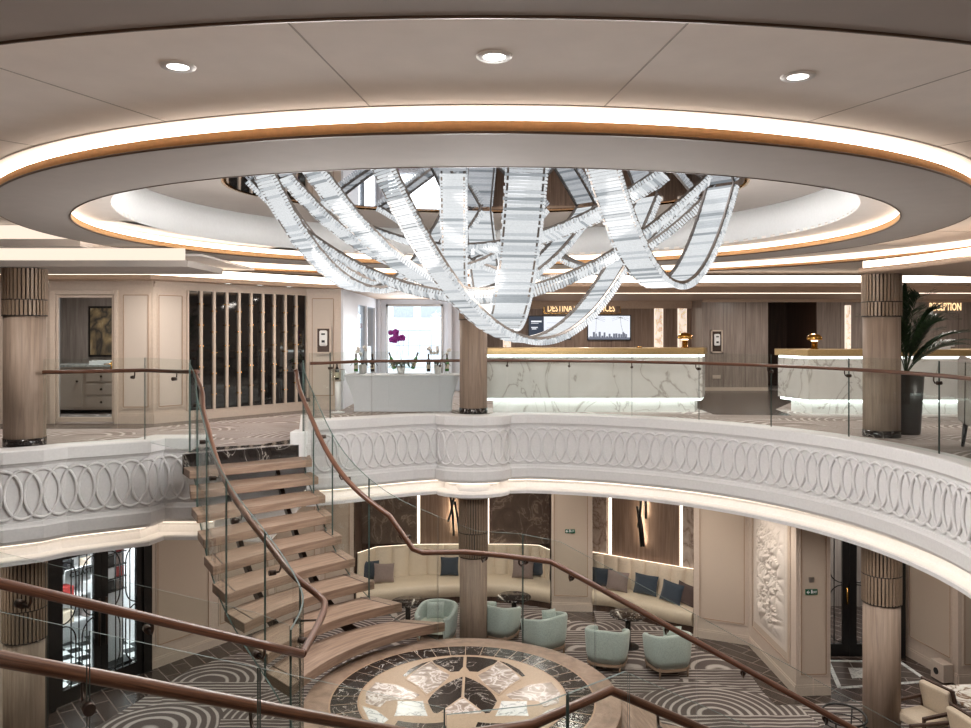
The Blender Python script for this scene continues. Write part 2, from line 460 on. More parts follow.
def tag(o, label, cat, group=None, kind=None):
    o['label'] = label; o['category'] = cat
    if group: o['group'] = group
    if kind: o['kind'] = kind
    return o
def thing(name, label, cat, loc=(0, 0, 0), rotz=0.0, group=None):
    o = bpy.data.objects.new(name, None); COL.objects.link(o); o.empty_display_size = .1
    o.location = loc; o.rotation_euler[2] = rotz
    return tag(o, label, cat, group)
def struct(o, label=None):
    o['kind'] = 'structure'
    if label: o['label'] = label
    return o
def shell(name, loc=(0, 0, 0)):
    o = bpy.data.objects.new(name, None); COL.objects.link(o); o.location = loc; o['kind'] = 'structure'
    return o
def dup(root, loc, rotz, label, group=None):
    r = root.copy(); COL.objects.link(r); r.location = loc; r.rotation_euler[2] = rotz; r['label'] = label
    if group: r['group'] = group
    for ch in list(root.children):
        c = ch.copy(); COL.objects.link(c); c.parent = r
        for g in list(ch.children):
            d = g.copy(); COL.objects.link(d); d.parent = c
    return r

def resample(path, step):
    out = []; 
    for i in range(len(path)-1):
        a, b = Vector(path[i]), Vector(path[i+1]); L = (b-a).length; n = max(1, int(L/step))
        for k in range(n): out.append(tuple(a.lerp(b, k/n)))
    out.append(tuple(path[-1])); return out
def smooth3(path, it=2):
    """Chaikin corner cutting, ends kept"""
    P = [Vector(p) for p in path]
    for _ in range(it):
        Q = [P[0]]
        for a, b in zip(P[:-1], P[1:]):
            Q += [a*.75+b*.25, a*.25+b*.75]
        Q.append(P[-1]); P = Q
    return [tuple(p) for p in P]
def cumlen(path):
    s = [0.0]
    for a, b in zip(path[:-1], path[1:]): s.append(s[-1]+(Vector(b)-Vector(a)).length)
    return s
def at_len(path, cl, s):
    for i in range(len(path)-1):
        if s <= cl[i+1] or i == len(path)-2:
            t = (s-cl[i])/max(1e-9, cl[i+1]-cl[i]); return Vector(path[i]).lerp(Vector(path[i+1]), t)
def text_obj(name, body, width, height, center, right, up, mat, parent=None, depth=.006, weight=0.0):
    """letters as mesh, fitted to width x height, standing on a wall"""
    cu = bpy.data.curves.new(name, 'FONT'); cu.body = body; cu.extrude = .02; cu.offset = weight; cu.resolution_u = 2
    t = bpy.data.objects.new(name, cu); COL.objects.link(t)
    bpy.context.view_layer.update()
    me = bpy.data.meshes.new_from_object(t.evaluated_get(bpy.context.evaluated_depsgraph_get()))
    bpy.data.objects.remove(t); bpy.data.curves.remove(cu)
    xs = [v.co.x for v in me.vertices]; ys = [v.co.y for v in me.vertices]; zs = [v.co.z for v in me.vertices]
    R = Vector(right).normalized(); U = Vector(up).normalized(); Nn = R.cross(U)
    off = gloc(parent) if parent is not None else Vector((0, 0, 0))
    C0 = Vector(center)
    for v in me.vertices:
        a = (v.co.x-min(xs))/(max(xs)-min(xs))-.5; b = (v.co.y-min(ys))/(max(ys)-min(ys))-.5; c = (v.co.z-min(zs))/(max(zs)-min(zs))
        v.co = C0 + R*a*width + U*b*height + Nn*c*depth - off
    me.materials.clear(); me.materials.append(mat)
    o = bpy.data.objects.new(name, me); COL.objects.link(o)
    if parent is not None: o.parent = parent
    return o
# ------------------------------------------------------------------ dimensions
F, CX, HY, EYE = 820.0, 485.5, 332.0, 1.5
def xat(px, Y): return (px-CX)/F*Y
def zat(py, Y): return EYE-(py-HY)*Y/F
def hit(px, A, B):
    """point of plan line A-B seen in the direction of pixel column px"""
    k = (px-CX)/F; dx, dy = B[0]-A[0], B[1]-A[1]
    t = (k*A[1]-A[0])/(dx-k*dy); return (A[0]+dx*t, A[1]+dy*t)
Z1 = -4.25          # lower deck floor
ZL = -1.70          # stair landing
C0 = (0.0, 9.5)     # centre of the atrium
def circ(r, a): return (C0[0]+r*cos(a), C0[1]+r*sin(a))
def ell(a_, b_): return lambda t: (C0[0]+a_*cos(t), C0[1]+b_*sin(t))

# ------------------------------------------------------------------ balcony outline
R0 = 5.33
far = [(5.9, 4.0), (5.62, 6.2)]
far += [circ(R0, radians(a)) for a in range(-20, 85, 3)]
far += [(0.42, 14.74), (0.38, 14.60), (0.25, 14.45), (0.02, 14.36), (-.22, 14.33), (-.46, 14.36), (-.69, 14.45), (-.82, 14.58), (-.86, 14.70)]
far += [(-1.3, 14.52), (-1.75, 14.26), (-2.1, 14.05), (-2.44, 13.86), (-2.72, 13.72), (-2.98, 13.62)]
tongue = [(-2.46, 11.06), (-3.72, 10.16)]
left = [(-3.85, 11.45), (-4.5, 11.45), (-4.58, 11.14), (-5.02, 10.86), (-5.42, 10.60), (-5.6, 10.36), (-5.95, 10.12), (-6.35, 9.98), (-6.8, 9.9), (-7.6, 9.2), (-9.5, 7.0)]
edge_far = offset(far, -.25); edge_left = offset(left, -.25)
outer = [(-14, 7.0), (-14, 24), (14, 24), (14, 4.0)]
poly_up = edge_far + tongue + edge_left + outer

fl = MB(); fl.prism(poly_up, -.10, 0.0)
floor_up = struct(fl.build('floor_upper', M['carpet_up']))
nf = MB(); nf.prism([(-7, -3), (7, -3), (7, 2.2), (-7, 2.2)], -.3, 0)
struct(nf.build('near_floor', M['carpet_up']))
fl = MB(); fl.box(-14, 14, -3, 24, Z1-.1, Z1)
struct(fl.build('floor_lower', M['tile']))
lc = MB(); lc.prism(offset(far, -.28) + [(-3.0, 11.4), (-3.9, 11.4)] + offset(left, -.28) + outer, -1.42, -1.40)
struct(lc.build('lower_ceiling', M['ceil']))

# ------------------------------------------------------------------ balcony fronts with interlaced ovals
PROF = [(-.30, .03), (.045, .03), (.06, .015), (.06, -.13), (.035, -.15), (.02, -.175), (0, -.18), (0, -.88), (.02, -.885), (.035, -.92), (.06, -.94), (.06, -1.09),
        (.03, -1.13), (-.0, -1.15), (-.17, -1.15), (-.20, -1.24), (-.17, -1.33), (.0, -1.335), (.02, -1.35), (.02, -1.40), (-.32, -1.40)]
def balcony(name, path, s0, s1, pitch=.215):
    f = shell(name)
    b = MB(); b.sweep(path, PROF)
    zc, hb, ha = -.53, .305, .205
    P3 = [(p[0], p[1], 0) for p in path]; cl = cumlen(P3)
    def pt(s, z):
        p = at_len(P3, cl, s); q = at_len(P3, cl, s+.02); t = (q-p)
        if t.length < 1e-6: t = p-at_len(P3, cl, s-.02)
        t.normalize(); return (p.x-t.y*.014, p.y+t.x*.014, z)
    s = s0
    while s < min(s1, cl[-1]-.25):
        loop = [pt(s+ha*cos(2*pi*k/30), zc+hb*sin(2*pi*k/30)) for k in range(30)]
        b.tube(loop, .021, 6, True)
        s += pitch
    o = b.build('carved_front', M['plaster'], f)
    l = MB(); l.sweep(path, [(-.09, -1.155), (-.13, -1.155), (-.13, -1.175), (-.09, -1.175)], closed_prof=True)
    l.build('cove_glow', M['cove_balcony'], f)
    return f
balcony('trim_1', far, 1.2, 99)
balcony('trim_2', left, .12, 6.0)
# stair head: the tongue of floor that carries the top step
t = shell('trim_3')
b = MB(); b.prism([(-2.46, 11.06), (-3.72, 10.16), (-3.80, 11.5), (-2.98, 13.6)], -.30, -.005)
b.build('slab', M['plaster'], t)
b = MB(); b.bar((-2.44, 11.04, -.13), (-3.74, 10.12, -.13), .03, .24); b.build('black_riser', M['marble_black'], t)
b = MB(); b.prism([(-2.47, 11.1), (-3.7, 10.22), (-3.72, 10.6), (-3.0, 10.9), (-2.62, 11.6), (-2.55, 11.6)], -.004, .004); b.build('black_nosing', M['marble_black'], t)
b = MB(); b.bar((-2.50, 11.25, .06), (-2.98, 13.5, .06), .12, .16); b.box(-2.62, -2.40, 10.98, 11.28, -.3, .16); b.build('white_kerb', M['plaster'], t, bevel=.01)
# pedestal collar of the middle column
b = MB()
b.lathe([(.43, -1.40), (.43, -1.15)], (-.22, 14.9, 0), 40); b.lathe([(.50, -1.44), (.53, -1.42), (.53, -1.34), (.50, -1.32), (.43, -1.32)], (-.22, 14.9, 0), 40)
struct(b.build('trim_4', M['plaster']))

# ------------------------------------------------------------------ ceilings
ZS, ZC, ZLOW = 2.60, 2.745, 2.33
ceil = shell('ceiling')
r_out, r_in, dr = ell(4.90, 4.96), ell(4.36, 4.05), ell(3.95, 3.95)
rA = lambda a: circ(6.65, a)
A0, A1 = radians(-176), radians(132.5)
b = MB(); b.ring(rA, dr, ZC, ZC+.03, 120, A0, A1, mi=0)
for a in [-82.5+14.8*k for k in range(-6, 9)]:
    p, q = circ(5.0, radians(a)), circ(6.62, radians(a))
    b.bar((p[0], p[1], ZC), (q[0], q[1], ZC), .008, .004, mi=1)
b.ring(lambda a: circ(5.02, a), lambda a: circ(5.008, a), ZC-.004, ZC, 120, A0, A1, mi=1)
b.build('raised_panel', [M['ceil'], M['ceil_grey']], ceil)
b = MB(); b.ring(r_out, r_in, ZS, ZS+.072, 140, mi=0, mi_o=1, mi_i=1, mi_top=0)
ring = b.build('ring_soffit', [M['ceil_grey'], M['gold_trim']], ceil)
b = MB()
for fo in (ell(4.905, 4.965), ell(4.355, 4.045)):
    b.tube([(*fo(2*pi*i/160), ZS+.004) for i in range(160)], .009, 6, True)
b.build('ring_edge_bead', M['brown_trim'], ring)
b = MB(); b.ring(ell(4.84, 4.90), ell(4.82, 4.88), ZS+.072, ZC, 140); b.build('cove_glow', M['cove_ring'], ring)
b = MB(); b.ring(ell(4.44, 4.13), ell(4.42, 4.11), ZS+.072, ZC, 140); b.build('cove_glow', M['cove'], ring)
b = MB(); b.ring(ell(3.97, 3.97), dr, ZC+.002, 3.2, 140); b.build('drum_wall', M['drum'], ceil)
b = MB(); b.lathe([(0.0, 3.17), (3.98, 3.17)], (*C0, 0), 96, smooth=False, cap=False); b.build('drum_top', M['ceil_grey'], ceil)
# outer ring step: soffit with inward facing cove
def sq(a):
    c, s_ = cos(a), sin(a); k = min(14/abs(c) if abs(c) > 1e-6 else 1e9, (14.6 if s_ > 0 else 12.6)/abs(s_) if abs(s_) > 1e-6 else 1e9)
    return (c*k, 9.5+s_*k)
b = MB(); b.ring(sq, rA, ZS, ZS+.05, 180, A0, A1, mi=0, mi_i=1); b.build('outer_soffit', [M['ceil_grey'], M['gold_trim']], ceil)
b = MB(); b.tube([(*circ(6.645, A0+(A1-A0)*i/140), ZS+.004) for i in range(141)], .013, 6); b.build('outer_edge_bead', M['brown_trim'], ceil)
b = MB(); b.ring(lambda a: circ(6.72, a), lambda a: circ(6.70, a), ZS+.05, ZC, 120, A0, A1); b.build('cove_glow', M['cove_soft'], ceil)
# stepped straight coves on the port side
b = MB(); b.ring(sq, lambda a: circ(4.7, a), 2.86, 2.9, 40, A1, 2*pi+A0); b.build('coffer_top', M['ceil'], ceil)
b = MB(); b.box(-14, -4.0, 11.55, 14.2, 2.57, 2.60); b.build('rear_soffit', M['ceil'], ceil)
for (y0, y1, z0, z1, zl, x1) in ((10.40, 11.8, ZLOW, 2.41, 2.57, -3.78), (10.22, 12.2, 2.57, 2.66, 2.84, -5.05)):
    b = MB(); b.box(-14, x1, y0, y1, z0, z1); b.build('straight_soffit', M['ceil_grey'], ceil)
    b = MB(); b.box(-14, x1-.06, y0+.07, y0+.09, z1, zl); b.build('cove_glow', M['emissive_wash'], ceil)  # recess face glows itself, standing in for the light washing it
# low ceiling beyond, with slots of light
b = MB()
b.prism([(-14, 12.85), (-5.25, 12.85), (-3.0, 15.5), (-1.0, 15.6), (0.4, 14.9), (14, 14.9), (14, 24), (-14, 24)], ZLOW, ZLOW+.07)
b.build('low_soffit', M['beige_soffit'], ceil)
b = MB()
pth = [(14, 14.98), (0.5, 14.98), (-1.0, 15.68), (-2.98, 15.56), (-5.27, 12.92), (-14, 12.92)]
b.sweep(pth, [(0, ZLOW+.07), (-.02, ZLOW+.07), (-.02, ZLOW+.2), (0, ZLOW+.2)], closed_prof=True); b.build('cove_glow', M['cove'], ceil)
b = MB(); b.box(-.5, 14, 17.4, 17.43, ZLOW-.012, ZLOW); b.build('slot_light', M['cove_soft'], ceil)
# curved shelf over the starboard column
b = MB(); S0, S1 = radians(-40), radians(21.5)
b.ring(lambda a: circ(9.5, a), lambda a: circ(5.66, a), ZLOW, 2.40, 40, S0, S1, mi=0, mi_i=0); b.build('curved_soffit', M['beige_soffit'], ceil)
b = MB(); b.ring(lambda a: circ(5.76, a), lambda a: circ(5.74, a), 2.40, 2.50, 40, S0, S1); b.build('cove_glow', M['cove'], ceil)
# behind and above the viewer
b = MB(); b.box(-14, 14, -3.2, -3.0, Z1, 2.7); struct(b.build('behind_wall', M['linen']))
b = MB(); b.box(-14.1, -14, -3, 24, Z1, 2.9); struct(b.build('port_wall', M['linen']))
b = MB(); b.box(14, 14.1, -3, 24, Z1, 2.9); struct(b.build('starboard_wall', M['linen']))
b = MB(); b.prism([(-14, -3), (14, -3), (14, 24), (-14, 24)], 3.3, 3.35); struct(b.build('deckhead_ceiling', M['ceil']))

# ------------------------------------------------------------------ walls
def wallseg(name, A, B, z0, z1, mat, panels=(), base=.14, th=.12, fill=None, frame=None, crown=True, label=None):
    """wall from A to B (room on the right of A->B) with framed panels (s0,s1,z0,z1)"""
    A = Vector((A[0], A[1], 0)); B = Vector((B[0], B[1], 0)); d = (B-A); L = d.length; d.normalize(); n = Vector((d.y, -d.x, 0))
    w = shell(name)
    def bx(mb, s0, s1, za, zb, o0, o1, mi=0):
        c = A + d*((s0+s1)/2) + n*((o0+o1)/2); mb.obox((c.x, c.y, (za+zb)/2), d, n, (0, 0, 1), (s1-s0)/2, (o1-o0)/2, (zb-za)/2, mi)
    b = MB(); bx(b, 0, L, z0, z1, -th, 0); b.build('face', mat, w)
    if base:
        b = MB(); bx(b, 0, L, z0, z0+base, 0, .02); bx(b, 0, L, z0+base, z0+base+.03, 0, .012); b.build('baseboard', frame or M['lacquer'], w)
    if crown:
        b = MB(); bx(b, 0, L, z1-.09, z1-.04, 0, .03); bx(b, 0, L, z1-.04, z1, 0, .06); b.build('crown_moulding', frame or M['lacquer'], w)
    for (s0, s1, za, zb) in panels:
        b = MB(); bx(b, s0, s1, za, zb, 0, .006)
        p = b.build('panel', fill or M['linen'], w)
        b = MB()
        for (a0, a1, c0, c1) in ((s0-.03, s0, za-.03, zb+.03), (s1, s1+.03, za-.03, zb+.03), (s0, s1, za-.03, za), (s0, s1, zb, zb+.03)):
            bx(b, a0, a1, c0, c1, 0, .018)
            # fine dark bead
        for (a0, a1, c0, c1) in ((s0-.008, s0+.004, za, zb), (s1-.004, s1+.008, za, zb), (s0, s1, za-.008, za+.004), (s0, s1, zb-.004, zb+.008)):
            bx(b, a0, a1, c0, c1, .016, .021, 1)
        b.build('moulding', [frame or M['lacquer'], M['bead']], p)
    return w, A, d, n

# upper deck, port side: glazed door and panels
YL = 13.38
w1, _, _, _ = wallseg('upper_port_wall', (-14, YL), (-7.10, YL), 0, ZLOW, M['lacquer'])
wallseg('upper_port_panel_wall', (-6.0, YL), (-5.42, YL), 0, ZLOW, M['lacquer'], [(.10, .50, .28, 2.10)])
b = MB(); b.box(-7.10, -6.0, YL, YL+.1, 2.18, ZLOW); struct(b.build('above_door_wall', M['lacquer']))
PA, PB = (-5.42, 13.38), (-3.40, 15.85)
sa = (Vector(hit(187, PA, PB))-Vector(PA)).length
sb = (Vector(hit(306, PA, PB))-Vector(PA)).length
pd = (Vector(PB)-Vector(PA)).normalized()
QS = Vector(PA)+pd*sa; QE = Vector(PA)+pd*sb
wallseg('diagonal_panel_wall', PA, tuple(QS), 0, ZLOW, M['lacquer'], [(.09, sa-.1, .28, 2.10)])
wallseg('diagonal_sill_wall', tuple(QS), tuple(QE), 0, .17, M['lacquer'], crown=False, base=.1)
wallseg('diagonal_head_wall', tuple(QS), tuple(QE), 2.20, ZLOW, M['lacquer'], base=0)
wallseg('upper_corner_wall', tuple(QE), (-2.80, 15.88), 0, ZLOW, M['lacquer'], [(.12, .52, .28, 2.14)])
# glazed door with a pantry behind
d1 = shell('door_1')
b = MB()
for x0, x1, z0, z1 in ((-7.10, -7.01, 0, 2.18), (-6.05, -5.99, 0, 2.18), (-7.01, -6.05, 2.11, 2.18)): b.box(x0, x1, YL-.04, YL+.09, z0, z1)
b.build('door_frame', M['lacquer'], d1, bevel=.008)
b = MB()
for x0, x1, z0, z1 in ((-7.0, -6.965, 0.03, 2.10), (-6.095, -6.06, 0.03, 2.10), (-6.965, -6.095, 2.06, 2.10), (-6.965, -6.095, .03, .11)): b.box(x0, x1, YL-.01, YL+.05, z0, z1)
b.build('door_leaf', M['lacquer'], d1, bevel=.005)
b = MB(); b.box(-6.965, -6.095, YL+.02, YL+.03, .11, 2.06); b.build('glass', M['window_glass'], d1)
b = MB(); b.tube([(-6.08, YL-.06, .88), (-6.08, YL-.06, 1.02)], .012, 8); b.tube([(-6.08, YL-.06, .98), (-6.20, YL-.06, .98)], .010, 8); b.build('handle', M['brass'], d1)
b = MB(); b.box(-8.2, -5.4, 15.9, 16.0, 0, ZLOW); b.box(-8.3, -8.2, 13.5, 16, 0, ZLOW); struct(b.build('pantry_wall', M['walnut_grey']))
# vestibule
b = MB(); b.box(-2.86, -2.76, 15.9, 17.7, 0, ZLOW); struct(b.build('vestibule_side_wall', M['white_frame']))
w2 = shell('window_2')
b = MB()
for y0, y1, z0, z1 in ((17.7, 17.8, 0, ZLOW), (20.5, 20.7, 0, ZLOW), (17.8, 20.5, 0, .15), (17.8, 20.5, 2.1, ZLOW), (19.1, 19.18, .15, 2.1)): b.box(-2.86, -2.76, y0, y1, z0, z1)
b.build('window_frame', M['white_frame'], w2)
b = MB(); b.box(-2.82, -2.81, 17.8, 20.5, .15, 2.1); b.build('pane', M['window_glass'], w2)
YV = 20.9
b = MB()
xw0, xw1 = xat(386, YV), xat(443, YV)
b.box(-2.86, xw0, YV, YV+.12, 0, ZLOW); b.box(xw1, 0.0, YV, YV+.12, 0, ZLOW); b.box(xw0, xw1, YV, YV+.12, 2.20, ZLOW)
b.box(xat(360, YV)-.0, xat(363, YV), YV-.08, YV, 0, ZLOW); b.box(xat(378, YV), xat(381, YV), YV-.1, YV, 0, ZLOW); b.box(xat(448, YV), xat(452, YV), YV-.1, YV, 0, ZLOW)
struct(b.build('vestibule_wall', M['white_frame'], bevel=.006))
w3 = shell('window_1')
b = MB()
for x0, x1, z0, z1 in ((xw0, xw0+.05, 0, 2.2), (xw1-.05, xw1, 0, 2.2), (xw0, xw1, 2.15, 2.2), (xw0, xw1, 0, .06)): b.box(x0, x1, YV-.03, YV+.06, z0, z1)
b.build('window_frame', M['steel'], w3)
b = MB(); b.box(xw0+.05, xw1-.05, YV+.02, YV+.03, .06, 2.15); b.build('pane', M['window_glass'], w3)
# the destination desk wall, the corridor and the reception wall
YD, YR = 22.0, 20.9
b = MB(); xd0, xd1 = -0.12, xat(702, YD)+.02
b.box(xd0, xd1, YD, YD+.1, 0, ZLOW+.05)
k = xd0+.4
while k < xd1: b.box(k, k+.008, YD-.003, YD, 0, ZLOW, 1); k += .62
wd = struct(b.build('wall_rear', [M['walnut'], M['darkwood']]))
b = MB(); b.box(-.25, -.12, 19.5, YD, 0, ZLOW); struct(b.build('rear_return_wall', M['walnut']))
b = MB(); xr0, xr1, xr2 = xat(702, YR), xat(768, YR), xat(817, YR)
b.box(xr0, xr1, YR, YR+.1, 0, ZLOW+.05); b.box(xr0+.01, xr0+.06, YR+.05, YD, 0, ZLOW+.04)
b.box(xr2, 14, YR, YR+.1, 0, ZLOW+.05)
for x in (xr0+.55, xr0+1.1, xr2+.6, xr2+1.6, xr2+2.6, xr2+3.6): b.box(x, x+.008, YR-.003, YR, 0, ZLOW, 1)
struct(b.build('rear_starboard_wall', [M['walnut_grey'], M['darkwood']]))
b = MB(); b.box(xr0, xr1, YR-.02, YR, 0, .09); struct(b.build('rear_baseboard', M['lacquer']))
b = MB(); b.box(xr1-.05, xr1+.01, YR+.02, 23, 0, ZLOW); b.box(xr2-.01, xr2+.05, YR+.02, 23, 0, ZLOW); b.box(xr1, xr2, 23, 23.1, 0, ZLOW); struct(b.build('corridor_wall', M['darkwood']))
b = MB(); b.box(-.12, xr0, YD-.12, YD, ZLOW-.14, ZLOW); b.box(-.12, xr0, YD-.06, YD, ZLOW-.2, ZLOW-.14); b.box(xr0, 14, YR-.1, YR, ZLOW-.07, ZLOW); struct(b.build('trim_5', M['beige_soffit']))
# patches of stone floor by the desks
b = MB(); b.prism([(4.15, 14.9), (5.5, 14.75), (5.62, 15.9), (8.4, 20.8), (4.15, 21.9)], 0.0, .004); struct(b.build('stone_patch_floor', M['tile_up']))
b = MB(); b.prism([(-6.6, 12.7), (-5.4, 12.72), (-3.3, 15.2), (-3.4, 15.8), (-5.42, 13.36), (-14, 13.36), (-14, 12.7)], 0.0, .004); struct(b.build('stone_border_floor', M['tile_up']))
# outside: the pier building across the quay
t = thing('terminal_building', 'white pier building with rows of windows seen through the vestibule window', 'building', (-2, 33, -1))
b = MB(); b.box(-9, 5, 33, 34, -4, 6); b.box(-9, 5, 32.2, 33, -4, .55); b.build('wall', M['ship_white'], t)
for zc, zh in ((2.35, .26), (3.6, .3)):
    for k in range(9):
        b = MB(); b.box(-7+k*1.1, -6.2+k*1.1, 32.96, 33.0, zc-zh, zc+zh); b.build('window', M['ship_grey'], t)
b = MB()
for k in range(24): b.box(-8+k*.45, -7.96+k*.45, 32.24, 32.28, .55, 1.55)
b.box(-9, 5, 32.22, 32.3, 1.53, 1.6); b.box(-9, 5, 32.22, 32.3, .95, .98); b.build('railing', M['ship_grey'], t)
b = MB(); b.box(-9, 5, 32.18, 32.2, .1, .14); b.box(-9, 5, 32.18, 32.2, -.9, -.86); b.build('ledge_line', M['ship_grey'], t)

# ------------------------------------------------------------------ lower deck walls
ZT = -1.42
DA, DB = (-6.64, 12.34), (-5.71, 13.95)
wallseg('lower_port_near_wall', (-9.0, 8.25), DA, Z1, ZT, M['lacquer'], crown=False)
LB = (-3.45, 17.1)
wl, A_, d_, n_ = wallseg('lower_port_wall', DB, LB, Z1, ZT, M['lacquer'], [(.14, 1.15, Z1+.38, ZT-.2), (1.40, 2.5, Z1+.38, ZT-.2), (2.7, 3.7, Z1+.38, ZT-.2)], fill=M['linen_lo'], crown=False)
wallseg('lower_port_end_wall', LB, (-2.78, 17.3), Z1, ZT, M['lacquer'], [(.1, .6, Z1+.38, ZT-.2)], fill=M['linen_lo'], crown=False)
YA = 18.35
b = MB(); b.box(-2.9, -2.76, 17.3, YA+.1, Z1, ZT); b.box(-2.9, 1.6, YA, YA+.1, Z1, ZT); b.box(1.42, 1.52, 17.0, YA+.1, Z1, ZT); struct(b.build('alcove_wall', M['darkwood']))
wallseg('lower_pier_wall', (1.36, 16.92), (2.20, 16.86), Z1, ZT, M['lacquer'], [(.06, .74, Z1+.32, ZT-.1)], fill=M['linen_lo'], crown=False)
BA, BB = (2.20, 17.75), (4.55, 16.15)
b = MB(); b.prism([BA, BB, (BB[0]+.1, BB[1]+.1), (BA[0]+.05, BA[1]+.12)], Z1, ZT); b.prism([(2.12, 16.9), (2.2, 16.9), (2.2, 17.8), (2.12, 17.8)], Z1, ZT); b.prism([(3.93, 15.5), (4.0, 15.45), (4.6, 16.15), (4.5, 16.2)], Z1, ZT)
struct(b.build('alcove_starboard_wall', M['walnut']))
W0, W1, W2, W3 = (3.93, 15.48), (4.84, 15.05), (4.91, 12.96), (5.47, 13.0)
wallseg('lower_panel_wall', W0, W1, Z1, ZT, M['lacquer'], [(.12, .92, Z1+.38, ZT-.1)], fill=M['linen_lo'], crown=False)
wallseg('lower_relief_wall', W1, W2, Z1, ZT, M['lacquer'], [(.2, 1.85, Z1+.42, ZT-.1)], fill=M['linen_lo'], crown=False)
wallseg('lower_front_wall', W2, W3, Z1, ZT, M['lacquer'], [(.08, .48, Z1+.34, ZT-.1)], fill=M['linen_lo'], crown=False)
b = MB(); b.box(5.4, 5.47, 13.0, 14.5, Z1, ZT); struct(b.build('door_recess_wall', M['lacquer']))
wallseg('lower_door_side_wall', (7.38, 14.62), (7.5, 14.62), Z1, ZT, M['lacquer'], crown=False)
wallseg('lower_starboard_wall', (7.48, 14.62), (7.70, 13.36), Z1, ZT, M['lacquer'], [(.14, 1.12, Z1+.38, ZT-.1)], fill=M['linen_lo'], crown=False)
wallseg('lower_starboard_front_wall', (7.70, 13.36), (9.8, 13.36), Z1, ZT, M['lacquer'], [(.1, 1.6, Z1+.34, ZT-.1)], fill=M['linen_lo'], crown=False)
# carpet of the lower lounge
b = MB(); b.prism([(-6.6, 8.0), (-5.75, 11.6), (-5.02, 14.0), (-3.2, 16.0), (-2.6, 16.6), (-2.6, YA), (1.4, YA), (1.4, 16.4), (2.2, 16.2), (2.25, 17.6), (4.3, 16.1), (3.78, 14.87), (4.45, 14.1), (4.42, 13.1), (4.46, 12.6), (5.8, 12.75), (8.5, 12.3), (8.5, 3), (-6.6, 3)], Z1, Z1+.012)
struct(b.build('carpet_floor', M['carpet']))
# stone inlay at the doors
fi = shell('inlay_floor')
b = MB(); b.prism([(5.98, 14.33), (7.22, 14.29), (7.28, 13.49), (5.72, 13.24)], Z1, Z1+.004); b.build('field', M['tile_up'], fi)
b = MB()
pp = [(5.98, 14.33), (7.22, 14.29), (7.28, 13.49), (5.72, 13.24)]
for i in range(4):
    p, q = pp[i], pp[(i+1) % 4]; b.bar((*p, Z1+.004), (*q, Z1+.004), .07, .006)
b.prism([(6.2, 14.02), (6.85, 14.02), (6.85, 13.68), (6.08, 13.6)], Z1, Z1+.008)
b.build('white_border', M['marble_white'], fi)
DIM_LOW, DIM_UP, DIM_CH = 0.26, 0.55, 4.5
# ------------------------------------------------------------------ columns
def flutes(z0, z1, r=.262, n=34, phase=0.0):
    b = MB(); b.lathe([(r-.022, z0), (r-.022, z1)], (0, 0, 0), 48, mi=1)
    for k in range(n):
        a = 2*pi*(k+phase)/n; w = 2*pi*r/n*.31
        b.obox((cos(a)*(r-.008), sin(a)*(r-.008), (z0+z1)/2), (-sin(a), cos(a), 0), (cos(a), sin(a), 0), (0, 0, 1), w, .014, (z1-z0)/2)
    return b
def column(label, x, y, zb, zt, cap0, capm, group):
    t = thing('column', label, 'column', (x, y, zb), 0, group)
    h = zt-zb
    b = MB(); b.lathe([(.25, 0), (.25, cap0-zb)], n=48); b.build('shaft', M['pillarwood'], t, world=False)
    b = MB(); b.lathe([(.256, 0), (.256, .10)], n=48); b.build('base', M['marble_black'], t, world=False)
    c = flutes(capm-zb, h-.005); 
    cap = c.build('capital', [M['flute'], M['flute_dark']], t, world=False)
    c = flutes(cap0-zb, capm-zb, phase=.5)
    c.lathe([(.24, cap0-zb-.012), (.268, cap0-zb-.012), (.268, cap0-zb+.008)], n=48, mi=1)
    c.lathe([(.268, capm-zb-.008), (.27, capm-zb), (.268, capm-zb+.008)], n=48, mi=1)
    c.build('lower_flutes', [M['flute'], M['flute_dark']], cap, world=False)
    return t
CG = 'veneered columns with fluted bronze capitals'
column('upper column by the potted palm, veneered with fluted bronze capital', 5.70, 11.8, 0, ZLOW, 1.73, 1.93, CG)
column('upper column beside the glazed pantry door, with fluted bronze capital', -6.04, 10.75, 0.02, ZLOW, 1.72, 1.92, CG)
column('upper column beside the white bottle table, standing on the balcony pedestal', -.22, 14.9, 0.03, ZLOW, 1.73, 1.93, CG)
column('lower column beside the black glass door, with fluted bronze capital', 5.70, 11.8, Z1, -1.40, -2.37, -1.97, CG)
column('lower column beside the shop with the ironwork doors, with fluted capital', -6.04, 10.75, Z1, -1.40, -2.50, -2.10, CG)
column('lower column in front of the curved cream banquette, with fluted capital', -.22, 14.9, Z1, -1.44, -2.55, -2.12, CG)

# ------------------------------------------------------------------ upper stair flight
TL = [(-3.82, 10.12), (-3.61, 9.78), (-3.48, 9.40), (-3.25, 8.93), (-3.05, 8.51), (-2.83, 8.10), (-2.60, 7.74), (-2.34, 7.42), (-2.06, 7.12), (-1.80, 6.82)]
TR = [(-2.38, 11.12), (-2.27, 10.74), (-2.12, 10.42), (-1.97, 10.10), (-1.82, 9.77), (-1.66, 9.48), (-1.45, 9.14), (-1.20, 8.88), (-.88, 8.66), (-.42, 8.56)]
TL0 = list(TL)
SH = [.08]+[.06+.018*i for i in range(1, 10)]
TL = [tuple(Vector(a)+(Vector(b_)-Vector(a)).normalized()*h_) for a, b_, h_ in zip(TL, TR, SH)]
BOW = [0, 0, 0, 0, .02, .04, .07, .12, .18, .24]
def nosing(Lp, Rp, bow, n=14):
    Lp, Rp = Vector((*Lp, 0)), Vector((*Rp, 0)); d = (Rp-Lp).normalized(); up = Vector((-d.y, d.x, 0))
    return [Lp.lerp(Rp, i/n) + up*(4*bow*(i/n)*(1-i/n)) for i in range(n+1)]
